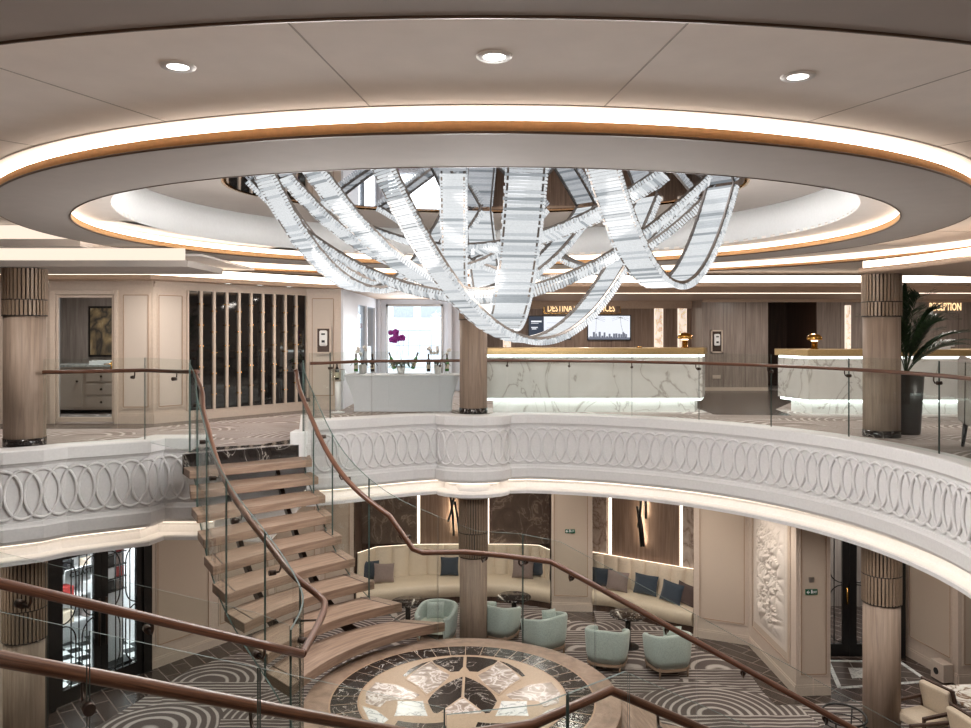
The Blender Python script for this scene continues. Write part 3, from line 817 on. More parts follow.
def tread_mesh(front, back, z, th=.095):
    b = MB(); n = len(front)
    L = [0]
    for i in range(1, n): L.append(L[-1]+(front[i]-front[i-1]).length)
    base = len(b.v)
    for i in range(n):
        for p, zz in ((front[i], z), (back[i], z), (back[i], z-th), (front[i], z-th)): b.vert((p.x, p.y, zz))
    for i in range(n-1):
        A, B = base+i*4, base+(i+1)*4; u0, u1 = L[i], L[i+1]
        b.face([A, B, B+1, A+1], 0, False, [(u0, 0), (u1, 0), (u1, .4), (u0, .4)])
        b.face([A+2, B+2, B+3, A+3], 0, False, [(u0, .5), (u1, .5), (u1, .9), (u0, .9)])
        b.face([A+3, B+3, B, A], 0, False, [(u0, 1.0), (u1, 1.0), (u1, 1.1), (u0, 1.1)])
        b.face([A+1, B+1, B+2, A+2], 0, False, [(u0, 1.2), (u1, 1.2), (u1, 1.3), (u0, 1.3)])
    for A in (base, base+(n-1)*4): b.face([A, A+1, A+2, A+3] if A == base else [A+3, A+2, A+1, A], 0, False, [(0, 0), (.4, 0), (.4, .1), (0, .1)])
    return b
stair = thing('staircase', 'open-tread timber stair curving up from the medallion landing to the upper lobby', 'staircase', (-2.2, 8.6, ZL), 0)
NOS = [nosing(TL[i], TR[i], BOW[i]) for i in range(10)]
for i in range(1, 10):
    f = NOS[i]; g = NOS[i-1]; back = []
    for a, c in zip(f, g):
        d = (c-a); back.append(a + d.normalized()*min(.44, d.length+.06))
    tb = tread_mesh(f, back, -.17*i)
    tr = tb.build('tread', M['tread'], stair, bevel=.008)
    # dark inlaid nosing stripe near each end
    for k in (1, 13):
        p, q = f[k], back[k]
        b = MB(); b.bar((p.x, p.y, -.17*i+.001), (q.x, q.y, -.17*i+.001), .012, .003)
        b.build('inlay_strip', M['bronze'], tr)
for k in (4, 10):
    b = MB(); pts = [(NOS[i][k].x*.4+NOS[i-1][k].x*.6, NOS[i][k].y*.4+NOS[i-1][k].y*.6, -.17*i-.16) for i in range(1, 10)]
    for p, q in zip(pts[:-1], pts[1:]): b.bar(p, q, .05, .09)
    b.build('stringer', M['bronze'], stair)

# ------------------------------------------------------------------ landing with the stone medallion
MC = (-.20, 7.20)
land = thing('stair_landing', 'round timber-edged stair landing with an inlaid stone medallion', 'landing', (MC[0], MC[1], ZL))
poly = [(MC[0]+1.38*cos(radians(a)), MC[1]+1.38*sin(radians(a))) for a in range(200, -31, -6)] + [(1.12, 6.0), (.92, 5.05), (.35, 4.62), (-.35, 4.42), (-1.36, 5.62), (-1.5, 6.6)]
b = MB(); b.prism(poly, ZL-.14, ZL); land_o = b.build('deck', M['rimwood'], land, bevel=.01)
def disc_poly(r, a0=0, a1=360, st=4): return [(MC[0]+r*cos(radians(a)), MC[1]+r*sin(radians(a))) for a in range(a0, a1, st)]
def lay(name, polys, lvl, mat, par=land):
    b = MB()
    for p in polys: b.prism(p, ZL, ZL+.0012*lvl)
    return b.build(name, mat, par)
lay('gold_ring', [disc_poly(1.16)], 1, M['bead'])
blk = lay('black_ring', [disc_poly(1.145)], 2, M['marble_black'])
for a in range(0, 360, 9):
    b = MB(); p = (MC[0]+.9*cos(radians(a)), MC[1]+.9*sin(radians(a))); q = (MC[0]+1.14*cos(radians(a)), MC[1]+1.14*sin(radians(a)))
    b.bar((*p, ZL+.0030), (*q, ZL+.0030), .005, .0012); b.build('joint', M['marble_beige'], blk)
lay('gold_ring', [disc_poly(.915)], 3, M['bead'])
field = lay('beige_field', [disc_poly(.90)], 4, M['marble_beige'])
def P(r, a): return (MC[0]+r*cos(radians(a)), MC[1]+r*sin(radians(a)))
def curve(p, q, bulge, n=8):
    p, q = Vector(p), Vector(q); d = q-p; nrm = Vector((-d.y, d.x))
    return [tuple(p.lerp(q, i/n)+nrm*(4*bulge*(i/n)*(1-i/n))) for i in range(n)]
def rel(pts): return [(MC[0]+x, MC[1]+y) for x, y in pts]
def arcp(p, q, bulge): # helper in relative coordinates
    return curve(p, q, bulge, 6)
INL = []
ogee = arcp((-.012, .40), (-.30, -.10), -.09) + arcp((-.30, -.10), (-.22, -.36), -.02) + [(-.20, -.33), (-.012, -.02)]
INL.append(('petal_inlay', ogee, 'marble_black', True))
INL.append(('fan_inlay', [(0, -.04), (-.17, -.32)] + arcp((-.17, -.32), (.17, -.32), -.06) + [(.17, -.32)], 'marble_inlay', False))
INL.append(('lens_inlay', [(-.015, .87), (-.12, .86), (-.26, .81), (-.41, .71), (-.52, .56), (-.57, .42)] + arcp((-.54, .40), (-.32, .72), .05) + arcp((-.32, .72), (-.10, .46), .05) + [(-.05, .52), (-.015, .62)], 'marble_black', True))
INL.append(('kite_inlay', arcp((-.32, .74), (-.52, .34), -.05) + arcp((-.52, .34), (-.32, .03), .04) + arcp((-.32, .03), (-.13, .43), -.05) + arcp((-.13, .43), (-.32, .74), .05), 'marble_inlay', True))
INL.append(('fan_inlay', [(-.80, .28), (-.60, .22), (-.38, .02), (-.42, -.06), (-.66, -.10), (-.70, -.22), (-.83, -.14), (-.86, .06)], 'marble_inlay', True))
INL.append(('square_inlay', arcp((-.56, -.10), (-.56, -.38), .03) + arcp((-.56, -.38), (-.28, -.38), .03) + arcp((-.28, -.38), (-.34, -.10), .02) + arcp((-.34, -.10), (-.56, -.10), .03), 'marble_white', True))
INL.append(('rim_inlay', [(-.85, -.20), (-.72, -.28), (-.60, -.44), (-.66, -.56), (-.76, -.44)], 'marble_white', True))
INL.append(('lens_inlay', [(-.56, -.66)] + arcp((-.52, -.46), (-.06, -.46), -.10) + [(-.06, -.84), (-.34, -.80)], 'marble_black', True))
for nm, pts, mt_, mir in INL:
    for sx in ((1, -1) if mir else (1,)):
        pp_ = [(x*sx, y) for x, y in pts]
        lvl = 5 if nm != 'kite_inlay' else 7
        if nm == 'kite_inlay':
            cx_ = sum(p[0] for p in pp_)/len(pp_); cy_ = sum(p[1] for p in pp_)/len(pp_)
            lay('kite_border', [rel([(cx_+(x-cx_)*1.09, cy_+(y-cy_)*1.09) for x, y in pp_])], 6, M['marble_beige'])
        lay(nm, [rel(pp_)], lvl, M[mt_])
# ------------------------------------------------------------------ other flights
def flight(label, Fs, Ns, z0, dz, n, bow, loc):
    st = thing('staircase', label, 'staircase', loc)
    fr = [nosing(Fs(i), Ns(i), bow(i)) for i in range(n+1)]
    for i in range(1, n+1):
        f, g = fr[i], fr[i-1]; back = []
        for a, c in zip(f, g):
            d = c-a; back.append(a + d.normalized()*min(.46, d.length+.05))
        tread_mesh(f, back, z0+dz*i).build('tread', M['tread'], st, bevel=.008)
    for k in (4, 10):
        b = MB(); pts = [(fr[i][k].x*.5+fr[i-1][k].x*.5, fr[i][k].y*.5+fr[i-1][k].y*.5, z0+dz*i-.15) for i in range(1, n+1)]
        for p, q in zip(pts[:-1], pts[1:]): b.bar(p, q, .05, .09)
        b.build('stringer', M['bronze'], st)
    return st
# down to the lounge
flight('wide timber steps going down from the landing to the lounge carpet', lambda i: (.78+.37*i, 8.14-.15*i), lambda i: (.93+.37*i, 5.0+.02*i), ZL, (Z1-ZL)/15, 14, lambda i: .13*(1-i/16), (1.2, 6.8, ZL))
# up towards the viewer
ud = Vector((-.707, -.707))
def rail_up(t, far_side):
    s = (-1.28, 5.73) if far_side else (-.28, 4.55)
    return (s[0]-.7*t, s[1]-.7*t)
flight('timber steps rising from the landing towards the viewer', lambda i: (-.12-.29*i+.02, 4.45-.29*i), lambda i: (-1.42-.29*i, 5.78-.29*i), ZL, .17, 9, lambda i: 0, (-1, 4.8, ZL))

# ------------------------------------------------------------------ glass balustrades
def panel(b, P0, P1, h, z_drop, th=.014):
    """one upright glass pane over a list of base points"""
    pass
def balustrade(name_label, base, rail_side, h_rail, h_glass, drop, joints, loc, rail=None, rail_off=.075, brackets=None, r=.028):
    """base: 3D polyline at foot of the glass; joints: arc lengths where panes meet"""
    t = thing('glass_balustrade', name_label, 'balustrade', loc)
    cl = cumlen(base); tot = cl[-1]
    js = [0]+[j for j in joints if 0 < j < tot]+[tot]
    for s0, s1 in zip(js[:-1], js[1:]):
        g0, g1 = s0+.006, s1-.006
        ss = [g0]+[c for c in cl if g0+.02 < c < g1-.02]+[g1]
        pts = [at_len(base, cl, s) for s in ss]
        nr = normals([(p.x, p.y) for p in pts])
        b = MB(); th = .007; base_i = len(b.v)
        for p, n in zip(pts, nr):
            for o, z in ((-th, -drop), (th, -drop), (th, h_glass), (-th, h_glass)): b.vert((p.x+n.x*o, p.y+n.y*o, p.z+z))
        for i in range(len(pts)-1):
            A, B = i*4, (i+1)*4
            b.face([A, A+3, B+3, B], 0); b.face([A+1, B+1, B+2, A+2], 0)
            b.face([A+3, A+2, B+2, B+3], 1); b.face([A, B, B+1, A+1], 1)
        E = (len(pts)-1)*4
        b.face([0, 1, 2, 3], 1); b.face([E+3, E+2, E+1, E], 1)
        b.build('glass_panel', [M['glass'], M['glass_edge']], t)
    path = rail or [(p[0], p[1], p[2]+h_rail) for p in offset([tuple(q) for q in base], rail_off*rail_side)]
    b = MB(); b.tube(path, r, 12); b.build('handrail', M['rail'], t)
    rcl = cumlen(path)
    for s in (brackets if brackets is not None else [j for j in js[1:-1]]):
        p = at_len(base, cl, s); fr = s/tot*rcl[-1]
        # nearest rail point
        best = min((at_len(path, rcl, min(rcl[-1], max(0, fr+d*.05))) for d in range(-16, 17)), key=lambda q: (q.x-p.x)**2+(q.y-p.y)**2)
        g = Vector((p.x, p.y, best.z-.095)); dr_ = Vector((best.x-p.x, best.y-p.y, 0)); L_ = max(.03, dr_.length); dr_.normalize()
        b = MB(); b.tube([g-dr_*.03, g+dr_*.03], .024, 10)
        b.tube([g, g+dr_*L_*.8, Vector((best.x, best.y, best.z-.06)), Vector((best.x, best.y, best.z-.02))], .009, 8)
        b.build('bracket', M['bronze'], t)
    return t
# along the far balcony
bf = [(*p, .0) for p in offset(far, -.16)]
# skip the bulge: use a plain arc past the middle column
arc = [(5.78, 4.0, 0), (5.60, 6.2, 0)] + [(*circ(5.49, radians(a)), 0) for a in range(-20, 118, 3)]
arc = [p for p in arc if not (p[0] < -2.6)] + [(-2.72, 13.82, 0), (-2.95, 13.70, 0)]
cl = cumlen(arc)
def s_at_px(path, px):
    c = cumlen(path); best = None; s = 0
    while s < c[-1]:
        p = at_len(path, c, s); e = abs(CX+F*p.x/p.y-px)
        if p.y > 8 and (best is None or e < best[0]): best = (e, s)
        s += .01
    return best[1]
js = sorted(s_at_px(arc, px) for px in (939, 849, 771, 699, 632, 569, 507, 440, 372, 330))
def col_gap(path): return path
balustrade('glass balustrade with timber handrail along the oval-carved far balcony', arc, 1, .98, 1.15, .0, js, (0, 14, 0), rail_off=.07, r=.026)
lp = [(-3.72, 10.25, 0), (-3.95, 11.2, 0), (-4.4, 11.35, 0), (-4.66, 11.22, 0), (-5.1, 10.96, 0), (-5.55, 10.74, 0), (-5.72, 10.62, 0)]
lp2 = [(-3.70, 10.28, 0), (-4.66, 11.22, 0), (-5.1, 10.96, 0), (-5.55, 10.74, 0), (-5.75, 10.66, 0)]
balustrade('short glass balustrade between the stair head and the pantry-side column', lp2, 1, .98, 1.15, .0, [1.35], (-4.8, 11, 0), rail_off=.06, r=.026,
           rail=[(-3.62, 10.32, 1.0), (-3.9, 10.55, .99), (-4.66, 11.14, .98), (-5.1, 10.88, .98), (-5.72, 10.58, .98)], brackets=[.45, 1.5])
# stair flight, inner side, then the landing edge and up towards the viewer
zt = lambda i: -.17*i
inner = []
for i in range(0, 10):
    d = (Vector(TR[i])-Vector(TL[i])).normalized(); p = Vector(TL0[i])+d*.16; inner.append((p.x, p.y, zt(i)))
inner += [(-1.46, 6.55, ZL+.02), (-1.38, 6.2, ZL), (-1.36, 5.72, ZL)]
rail_in = [(-3.62, 10.26, 1.0)]
for i in range(0, 10):
    d = (Vector(TR[i])-Vector(TL[i])).normalized(); p = Vector(TL0[i])+d*.235; rail_in.append((p.x, p.y, zt(i)+.95))
rail_in += [(-1.37, 6.92, ZL+.95), (-1.31, 6.72, ZL+.95), (-1.285, 6.3, ZL+.95), (-1.28, 5.73, ZL+.95)]
balustrade('glass balustrade on the inner curve of the upper stair, ending at the landing post', smooth3(inner, 2), 1, .95, 1.12, .16, [.95, 1.9, 2.85, 3.75, 4.6], (-2.6, 8.3, ZL),
           rail=smooth3(rail_in, 2), brackets=[.55, 1.5, 2.3, 3.1, 3.9, 4.5, 4.95], r=.028)
upf = [(-1.36, 5.72, ZL)] + [(-1.36-.7*t_, 5.81-.7*t_, ZL+.45*t_) for t_ in (.3, .8, 1.3, 1.9, 2.6, 3.4)]
rup = [(-1.28, 5.73, ZL+.95)] + [(-1.28-.7*t_, 5.73-.7*t_, ZL+.95+.475*t_) for t_ in (.3, .8, 1.3, 1.9, 2.6, 3.4)]
balustrade('glass balustrade with sloping rail rising from the landing post towards the viewer', upf, -1, .95, 1.15, .14, [1.72, 2.9], (-2, 4.9, ZL), rail=rup, brackets=[.27, 1.09, 1.87], r=.03)
upn = [(-.22-.7*t_, 4.47-.7*t_, ZL+.48*t_-.01) for t_ in (0, .3, .8, 1.3, 1.9, 2.6, 3.2)]
rupn = [(-.28-.7*t_, 4.55-.7*t_, ZL+.94+.485*t_) for t_ in (0, .3, .8, 1.3, 1.9, 2.6, 3.2)]
balustrade('sloping glass balustrade with the lower of the two rails crossing before the shop doors', upn, 1, .94, 1.16, .14, [1.25, 2.06], (-1.2, 3.3, ZL), rail=rupn, brackets=[1.25, 2.06], r=.031)
# stair flight, outer side, landing back and down to the lounge
outr = []
for i in range(0, 10):
    d = (Vector(TL[i])-Vector(TR[i])).normalized(); p = Vector(TR[i])+d*.10; outr.append((p.x, p.y, zt(i)))
down = [(.74, 8.14, ZL), (1.11, 8.0, ZL-.17), (1.48, 7.86, ZL-.34), (2.22, 7.56, ZL-.68), (2.96, 7.26, ZL-1.02), (3.7, 6.96, ZL-1.36), (4.6, 6.6, ZL-1.8)]
outr += [(-.10, 8.58, ZL), (.35, 8.46, ZL)] + down
rail_o = [(-2.55, 11.0, 1.0)]
for i in range(0, 9):
    d = (Vector(TL[i])-Vector(TR[i])).normalized(); p = Vector(TR[i])+d*.19; rail_o.append((p.x, p.y, zt(i)+.95))
rail_o = smooth3(rail_o, 2) + [(-.74, 8.38, ZL+.98), (-.64, 8.36, ZL+.95), (-.2, 8.40, ZL+.945), (.2, 8.28, ZL+.94), (.64, 8.03, ZL+.95), (1.02, 7.88, ZL+.78), (1.39, 7.73, ZL+.61), (2.13, 7.44, ZL+.27), (2.87, 7.14, ZL-.07), (3.61, 6.84, ZL-.41), (4.5, 6.5, ZL-.83)]
so = smooth3(outr[:10], 2)+outr[10:]
balustrade('long glass balustrade on the outer side of the stair, landing back and lower flight', so, -1, .95, 1.12, .16, [.95, 1.9, 2.85, 3.75, 4.7, 5.55, 6.6, 7.7, 8.8], (.5, 8.3, ZL), rail=rail_o, brackets=[.6, 1.5, 2.4, 3.4, 4.3, 4.75, 5.3, 6.3, 7.05, 7.8], r=.028)
dn = [(-.22, 4.50, ZL), (.30, 4.62, ZL), (.86, 5.07, ZL), (1.3, 5.09, ZL-.2), (1.9, 5.11, ZL-.47), (2.6, 5.13, ZL-.8), (3.4, 5.16, ZL-1.16)]
rdn = [(-.28, 4.55, ZL+.94), (.27, 4.70, ZL+.95), (.785, 5.15, ZL+.95), (1.2, 5.16, ZL+.77), (1.8, 5.18, ZL+.5), (2.6, 5.2, ZL+.13), (3.4, 5.22, ZL-.24)]
balustrade('glass balustrade with bent timber rail at the near edge of the medallion landing', dn, 1, .95, 1.10, .14, [.76, 1.28, 2.2], (.6, 4.9, ZL), rail=rdn, brackets=[.45, 1.5], r=.03)

# ------------------------------------------------------------------ chandelier
ch = thing('chandelier', 'huge chandelier of looping lit crystal ribbons under an oval mirrored plate', 'chandelier', (0, 8.8, 3.17))
b = MB(); b.lathe([(0, 3.06), (1, 3.06)], (0, 8.8, 0), 72, sx=2.72, sy=1.88, smooth=False, cap=False); b.build('mirror_plate', M['mirror'], ch)
b = MB(); b.lathe([(1, 3.05), (1.012, 3.05), (1.012, 3.14), (1, 3.14)], (0, 8.8, 0), 72, sx=2.74, sy=1.9, cap=False); b.build('rim', M['brass'], ch)
b = MB(); b.lathe([(1, 3.14), (0, 3.165)], (0, 8.8, 0), 72, sx=2.74, sy=1.9); b.build('canopy', M['bronze'], ch)
def ribbon(A, B, low, w, skew=.5, tilt=0.0, power=2.0):
    A, B = Vector(A), Vector(B)
    n = 70; P_ = []
    for i in range(n+1):
        t_ = i/n
        # smooth parameter so that the lowest point lies at skew
        u = t_**(math.log(.5)/math.log(skew))
        sag = 1-abs(2*u-1)**power
        zt_ = A.z+(B.z-A.z)*t_
        P_.append(Vector((A.x+(B.x-A.x)*t_, A.y+(B.y-A.y)*t_, zt_+(low-zt_)*sag)))
    cl_ = cumlen(P_)
    hd = Vector((B.x-A.x, B.y-A.y, 0)).normalized(); W0 = Vector((hd.y, -hd.x, 0))
    r = bpy.data.objects.new('crystal_ribbon', None); COL.objects.link(r); r.parent = ch; r.empty_display_size = .1
    b = MB(); s = .01; rnd = random.Random(int(A.x*1000+B.x*77))
    while s < cl_[-1]-.01:
        p = at_len(P_, cl_, s); q = at_len(P_, cl_, s+.01); tg = (q-p)
        if tg.length < 1e-6: break
        tg.normalize(); wd = (W0 + Vector((0, 0, tilt))).normalized(); nn = tg.cross(wd).normalized(); wd = nn.cross(tg).normalized()
        ww = w*(1+rnd.uniform(-.05, .05))
        mi_ = rnd.choices((0, 1, 2), (.62, .27, .11))[0]
        b.obox(p + nn*rnd.uniform(-.004, .004), wd, tg, nn, ww/2, .0115, .012+rnd.uniform(0, .006), mi_)
        # outer fringe prism
        b.obox(p + wd*(w/2+.005) + nn*.02, nn, tg, wd, .022, .008, .008, rnd.choice((0, 0, 1)))
        s += .031
    c = b.build('crystals', [M['crystal'], M['crystal_mid'], M['crystal_dull']], r); c['kind'] = 'stuff'
    for sd in (-1, 1):
        b = MB(); pts = []
        for i in range(n+1):
            p = P_[i]; tg = (P_[min(i+1, n)]-P_[max(i-1, 0)]).normalized(); wd = (W0 + Vector((0, 0, tilt))).normalized(); nn = tg.cross(wd).normalized(); wd = nn.cross(tg).normalized()
            pts.append((p + wd*(sd*(w/2-.02)) - nn*.012*1.0, wd, nn))
        base = len(b.v)
        for p, wd, nn in pts:
            for a_, c_ in ((-.009, -.03), (.009, -.03), (.009, .026), (-.009, .026)): b.vert(p + wd*a_ + nn*c_)
        for i in range(n):
            A_, B_ = base+i*4, base+(i+1)*4
            for k in range(4): b.face([A_+k, A_+(k+1) % 4, B_+(k+1) % 4, B_+k])
        b.build('metal_edge', M['crystal_edge'], r)
    return r
ribbon((-2.15, 7.9, 3.04), (-.35, 9.7, 3.04), 1.95, .33)
ribbon((-1.62, 7.5, 3.04), (1.25, 10.1, 3.04), 1.93, .33)
ribbon((-.95, 7.25, 3.04), (1.85, 9.3, 3.04), 1.41, .34)
ribbon((.36, 7.15, 3.04), (-.1, 10.4, 3.04), 1.55, .36, .45)
ribbon((1.02, 7.3, 3.04), (2.5, 8.7, 3.04), 1.95, .36)
ribbon((-2.45, 8.6, 3.04), (2.25, 8.2, 3.04), 1.84, .30, tilt=.25)
ribbon((-1.9, 9.9, 3.04), (1.75, 8.0, 3.04), 2.40, .28, tilt=.2)
ribbon((-.32, 8.0, 3.04), (-.36, 10.2, 3.04), 1.98, .26)
ribbon((.4, 10.4, 3.04), (2.35, 9.2, 3.04), 2.26, .26)
ribbon((-2.3, 9.1, 3.04), (-.1, 10.4, 3.04), 2.05, .28)
ribbon((-1.3, 10.3, 3.04), (2.5, 8.9, 3.04), 2.12, .26, .55)
ribbon((-2.0, 8.2, 3.04), (.7, 10.4, 3.04), 2.2, .26, .5)

# ------------------------------------------------------------------ downlights in the raised ceiling
DL = [(-1.44, 3.84, 'second from the chandelier axis'), (.04, 3.70, ''), (1.52, 3.99, '')]
dl_lab = ['recessed downlight in the cream ceiling over the shop-door side', 'recessed downlight in the cream ceiling straight above the chandelier', 'recessed downlight in the cream ceiling over the reception-desk side']
dlt = thing('downlight', dl_lab[0], 'ceiling light', (DL[0][0], DL[0][1], ZC), 0, 'downlights in the raised ceiling ring')
b = MB(); b.lathe([(.045, -.004), (.078, -.008), (.082, 0)], n=32, cap=False); b.build('trim_ring', M['white_plastic'], dlt, world=False)
b = MB(); b.lathe([(0, -.003), (.05, -.005)], n=32, cap=False); b.build('lens', M['lens'], dlt, world=False)
for i in (1, 2): dup(dlt, (DL[i][0], DL[i][1], ZC), 0, dl_lab[i], 'downlights in the raised ceiling ring')
for i, px in enumerate((228, 260, 289)):
    p = hit(px, (-5.12, 13.15), (-3.05, 15.62))
    dd = dup(dlt, (p[0], p[1], ZLOW), 0, ('small downlight over the door end of the smoked glass screen', 'small downlight over the middle of the smoked glass screen', 'small downlight over the inner end of the smoked glass screen')[i], 'downlights over the glass screen')
    dd.scale = (.8, .8, .8)
# ------------------------------------------------------------------ upper lobby: glass screen
scr = thing('glass_screen', 'smoked glass screen with pale upright mullions and brass studs in the diagonal wall', 'glass screen', (QS.x, QS.y, .17))
Ls = (QE-QS).length; nd = Vector((pd.y, -pd.x)); NM = 10
for i in range(NM):
    s0, s1 = Ls*i/NM, Ls*(i+1)/NM; c = QS+pd*((s0+s1)/2)
    b = MB(); b.obox((c.x, c.y, 1.185), (pd.x, pd.y, 0), (nd.x, nd.y, 0), (0, 0, 1), (s1-s0)/2, .006, 1.015); b.build('pane', M['black_glass'], scr)
for i in range(NM+1):
    c = QS+pd*(Ls*i/NM); 
    b = MB(); b.obox((c.x+nd.x*.02, c.y+nd.y*.02, 1.185), (pd.x, pd.y, 0), (nd.x, nd.y, 0), (0, 0, 1), .022 if 0 < i < NM else .015, .022, 1.015); mu = b.build('mullion', M['lacquer'], scr)
    if 0 < i < NM:
        for k in range(5):
            for sd in (-1, 1):
                zz = .42+.36*k+(.12 if i % 2 else 0); b = MB(); b.lathe([(0, -.014), (.014, -.010), (.014, .010), (0, .014)], (c.x+nd.x*.034+pd.x*sd*.034, c.y+nd.y*.034+pd.y*sd*.034, zz), 8)
                b.build('brass_stud', M['brass'], mu)
# pantry sideboard and picture behind the glazed door
sbd = thing('sideboard', 'pale panelled sideboard with drawers seen through the glazed pantry door', 'sideboard', (-6.9, 15.2, 0))
b = MB(); b.box(-8.1, -5.9, 15.0, 15.9, .08, .86); b.build('carcass', M['lacquer'], sbd)
b = MB(); b.box(-8.1, -5.85, 14.95, 15.9, .86, .90); b.build('worktop', M['marble_white'], sbd)
for i, x0 in enumerate((-7.95, -7.3, -6.65)):
    if i != 1:
        b = MB(); b.box(x0, x0+.58, 14.97, 15.0, .12, .80); dr_ = b.build('cupboard_door', M['lacquer'], sbd, bevel=.008)
        b = MB(); b.lathe([(0, -.02), (.02, -.015), (.02, .015), (0, .02)], (x0+.5, 14.95, .6), 10); b.build('knob', M['bronze'], dr_)
    else:
        for k in range(3):
            b = MB(); b.box(x0, x0+.58, 14.97, 15.0, .12+.235*k, .32+.235*k); dr_ = b.build('drawer', M['lacquer'], sbd, bevel=.008)
            b = MB(); b.lathe([(0, -.02), (.02, -.015), (.02, .015), (0, .02)], (x0+.29, 14.95, .22+.235*k), 10); b.build('knob', M['bronze'], dr_)
pic = thing('picture', 'tall abstract picture in a dark frame above the pantry sideboard', 'picture', (-7.35, 15.85, 1.1))
b = MB(); b.box(-7.68, -7.05, 15.86, 15.9, 1.02, 2.0); b.build('frame', M['black'], pic)
b = MB(); b.box(-7.64, -7.09, 15.85, 15.862, 1.06, 1.96); b.build('canvas', M['picture'], pic)
b = MB(); b.box(-7.3, -6.85, 15.1, 15.4, .90, .97); tag(b.build('tray', M['white_plastic'], None, loc=(-7.1, 15.25, .90)), 'white box tray lying on the pantry sideboard top', 'tray')

# hand sanitiser dispensers in framed niches
def dispenser(label, c, right, w=.34, h=.62):
    t = thing('sanitiser_dispenser', label, 'dispenser', c); R = Vector(right).normalized(); n = Vector((R.y, -R.x, 0)); c = Vector(c)
    b = MB()
    for a0, a1, z0, z1 in ((-w/2, -w/2+.035, -h/2, h/2), (w/2-.035, w/2, -h/2, h/2), (-w/2, w/2, -h/2, -h/2+.035), (-w/2, w/2, h/2-.035, h/2)):
        p = c+R*((a0+a1)/2)+n*.02; b.obox((p.x, p.y, c.z+(z0+z1)/2), R, n, (0, 0, 1), (a1-a0)/2, .02, (z1-z0)/2)
    b.build('frame', M['lacquer'], t)
    b = MB(); p = c+n*.008; b.obox((p.x, p.y, c.z), R, n, (0, 0, 1), w/2-.03, .006, h/2-.03); b.build('backplate', M['bronze'], t)
    b = MB(); p = c+n*.05+Vector((0, 0, .04)); b.obox(p, R, n, (0, 0, 1), .075, .04, .15); b.build('body', M['white_plastic'], t, bevel=.03)
    b = MB(); p = c+n*.094+Vector((0, 0, -.02)); b.obox(p, R, n, (0, 0, 1), .03, .004, .022); b.build('lever', M['black_plastic'], t)
    b = MB(); b.obox(p+Vector((0, 0, .14)), R, n, (0, 0, 1), .035, .004, .015); b.build('sensor_window', M['black_plastic'], t)
dispenser('white dispenser in a framed niche on the corner panel beside the vestibule', (-3.12, 15.79, 1.34), (1, .12, 0), .30, .52)
dispenser('white dispenser in a framed niche on the grey wood wall by the reception corridor', (xat(716.5, YR), YR-.005, 1.26), (1, 0, 0), .30, .58)
b = MB(); b.box(xat(716.5, YR)-.1, xat(716.5, YR)+.1, YR-.02, YR, .31, .40); tag(b.build('wall_socket', M['lacquer'], None, loc=(xat(716.5, YR), YR, .31)), 'small pale socket plate low on the grey wood wall', 'socket')
# fire alarm cabinet and pull in the vestibule
b = MB(); b.box(xat(362, 20), xat(371, 20)-.0, 20.55, 20.85, 1.15, 2.1); tag(b.build('wall_cabinet', M['white_plastic'], None, loc=(xat(366, 20), 20.8, 1.15), bevel=.01), 'grey-white box mounted on the vestibule wall beside the big window', 'cabinet')
b = MB(); b.box(xat(357, 20.2)-.04, xat(357, 20.2)+.04, 20.72, 20.80, 1.6, 1.72); tag(b.build('call_point', M['red'], None, loc=(xat(357, 20.2), 20.8, 1.6)), 'small dark red alarm call point in the white vestibule', 'alarm')

# ------------------------------------------------------------------ table of bottles and orchids
TY = 15.62; TZ = .70
tx0, tx1 = xat(348, TY), xat(460, TY)
tab = thing('buffet_table', 'table in a taut white stretch cover that tapers to the floor', 'table', ((tx0+tx1)/2, TY, 0))
b = MB(); rows = 10
for side in (0, 1):
    pass
def cover():
    b = MB(); n = 10; y0, y1 = TY-.36, TY+.36
    for i in range(n+1):
        t_ = i/n; z = TZ-.02-(TZ-.03)*t_; pin = .16*sin(t_*pi*.55)**1.2
        ring_ = [(tx0+pin, y0+pin*.5), (-1.79, y0+pin*.5+.0), (tx1-pin, y0+pin*.5), (tx1-pin, y1-pin*.5), (tx0+pin, y1-pin*.5)]
        for p in ring_: b.vert((p[0], p[1], z))
    for i in range(n):
        for k in range(5):
            k2 = (k+1) % 5; b.face([i*5+k, (i+1)*5+k, (i+1)*5+k2, i*5+k2])
    b.box(-1.792, -1.788, y0-.001, y0+.02, .1, TZ-.02)
    return b
cover().build('stretch_cover', M['cloth'], tab)
b = MB(); b.box(tx0-.01, tx1+.01, TY-.38, TY+.38, TZ-.025, TZ); b.build('tabletop', M['cloth'], tab, bevel=.008)
def bottle_mesh(kind):
    return [(0, 0), (.036, 0), (.039, .012), (.039, .17), (.03, .215), (.0145, .25), (.0135, .31), (.016, .312), (.016, .33), (0, .33)]
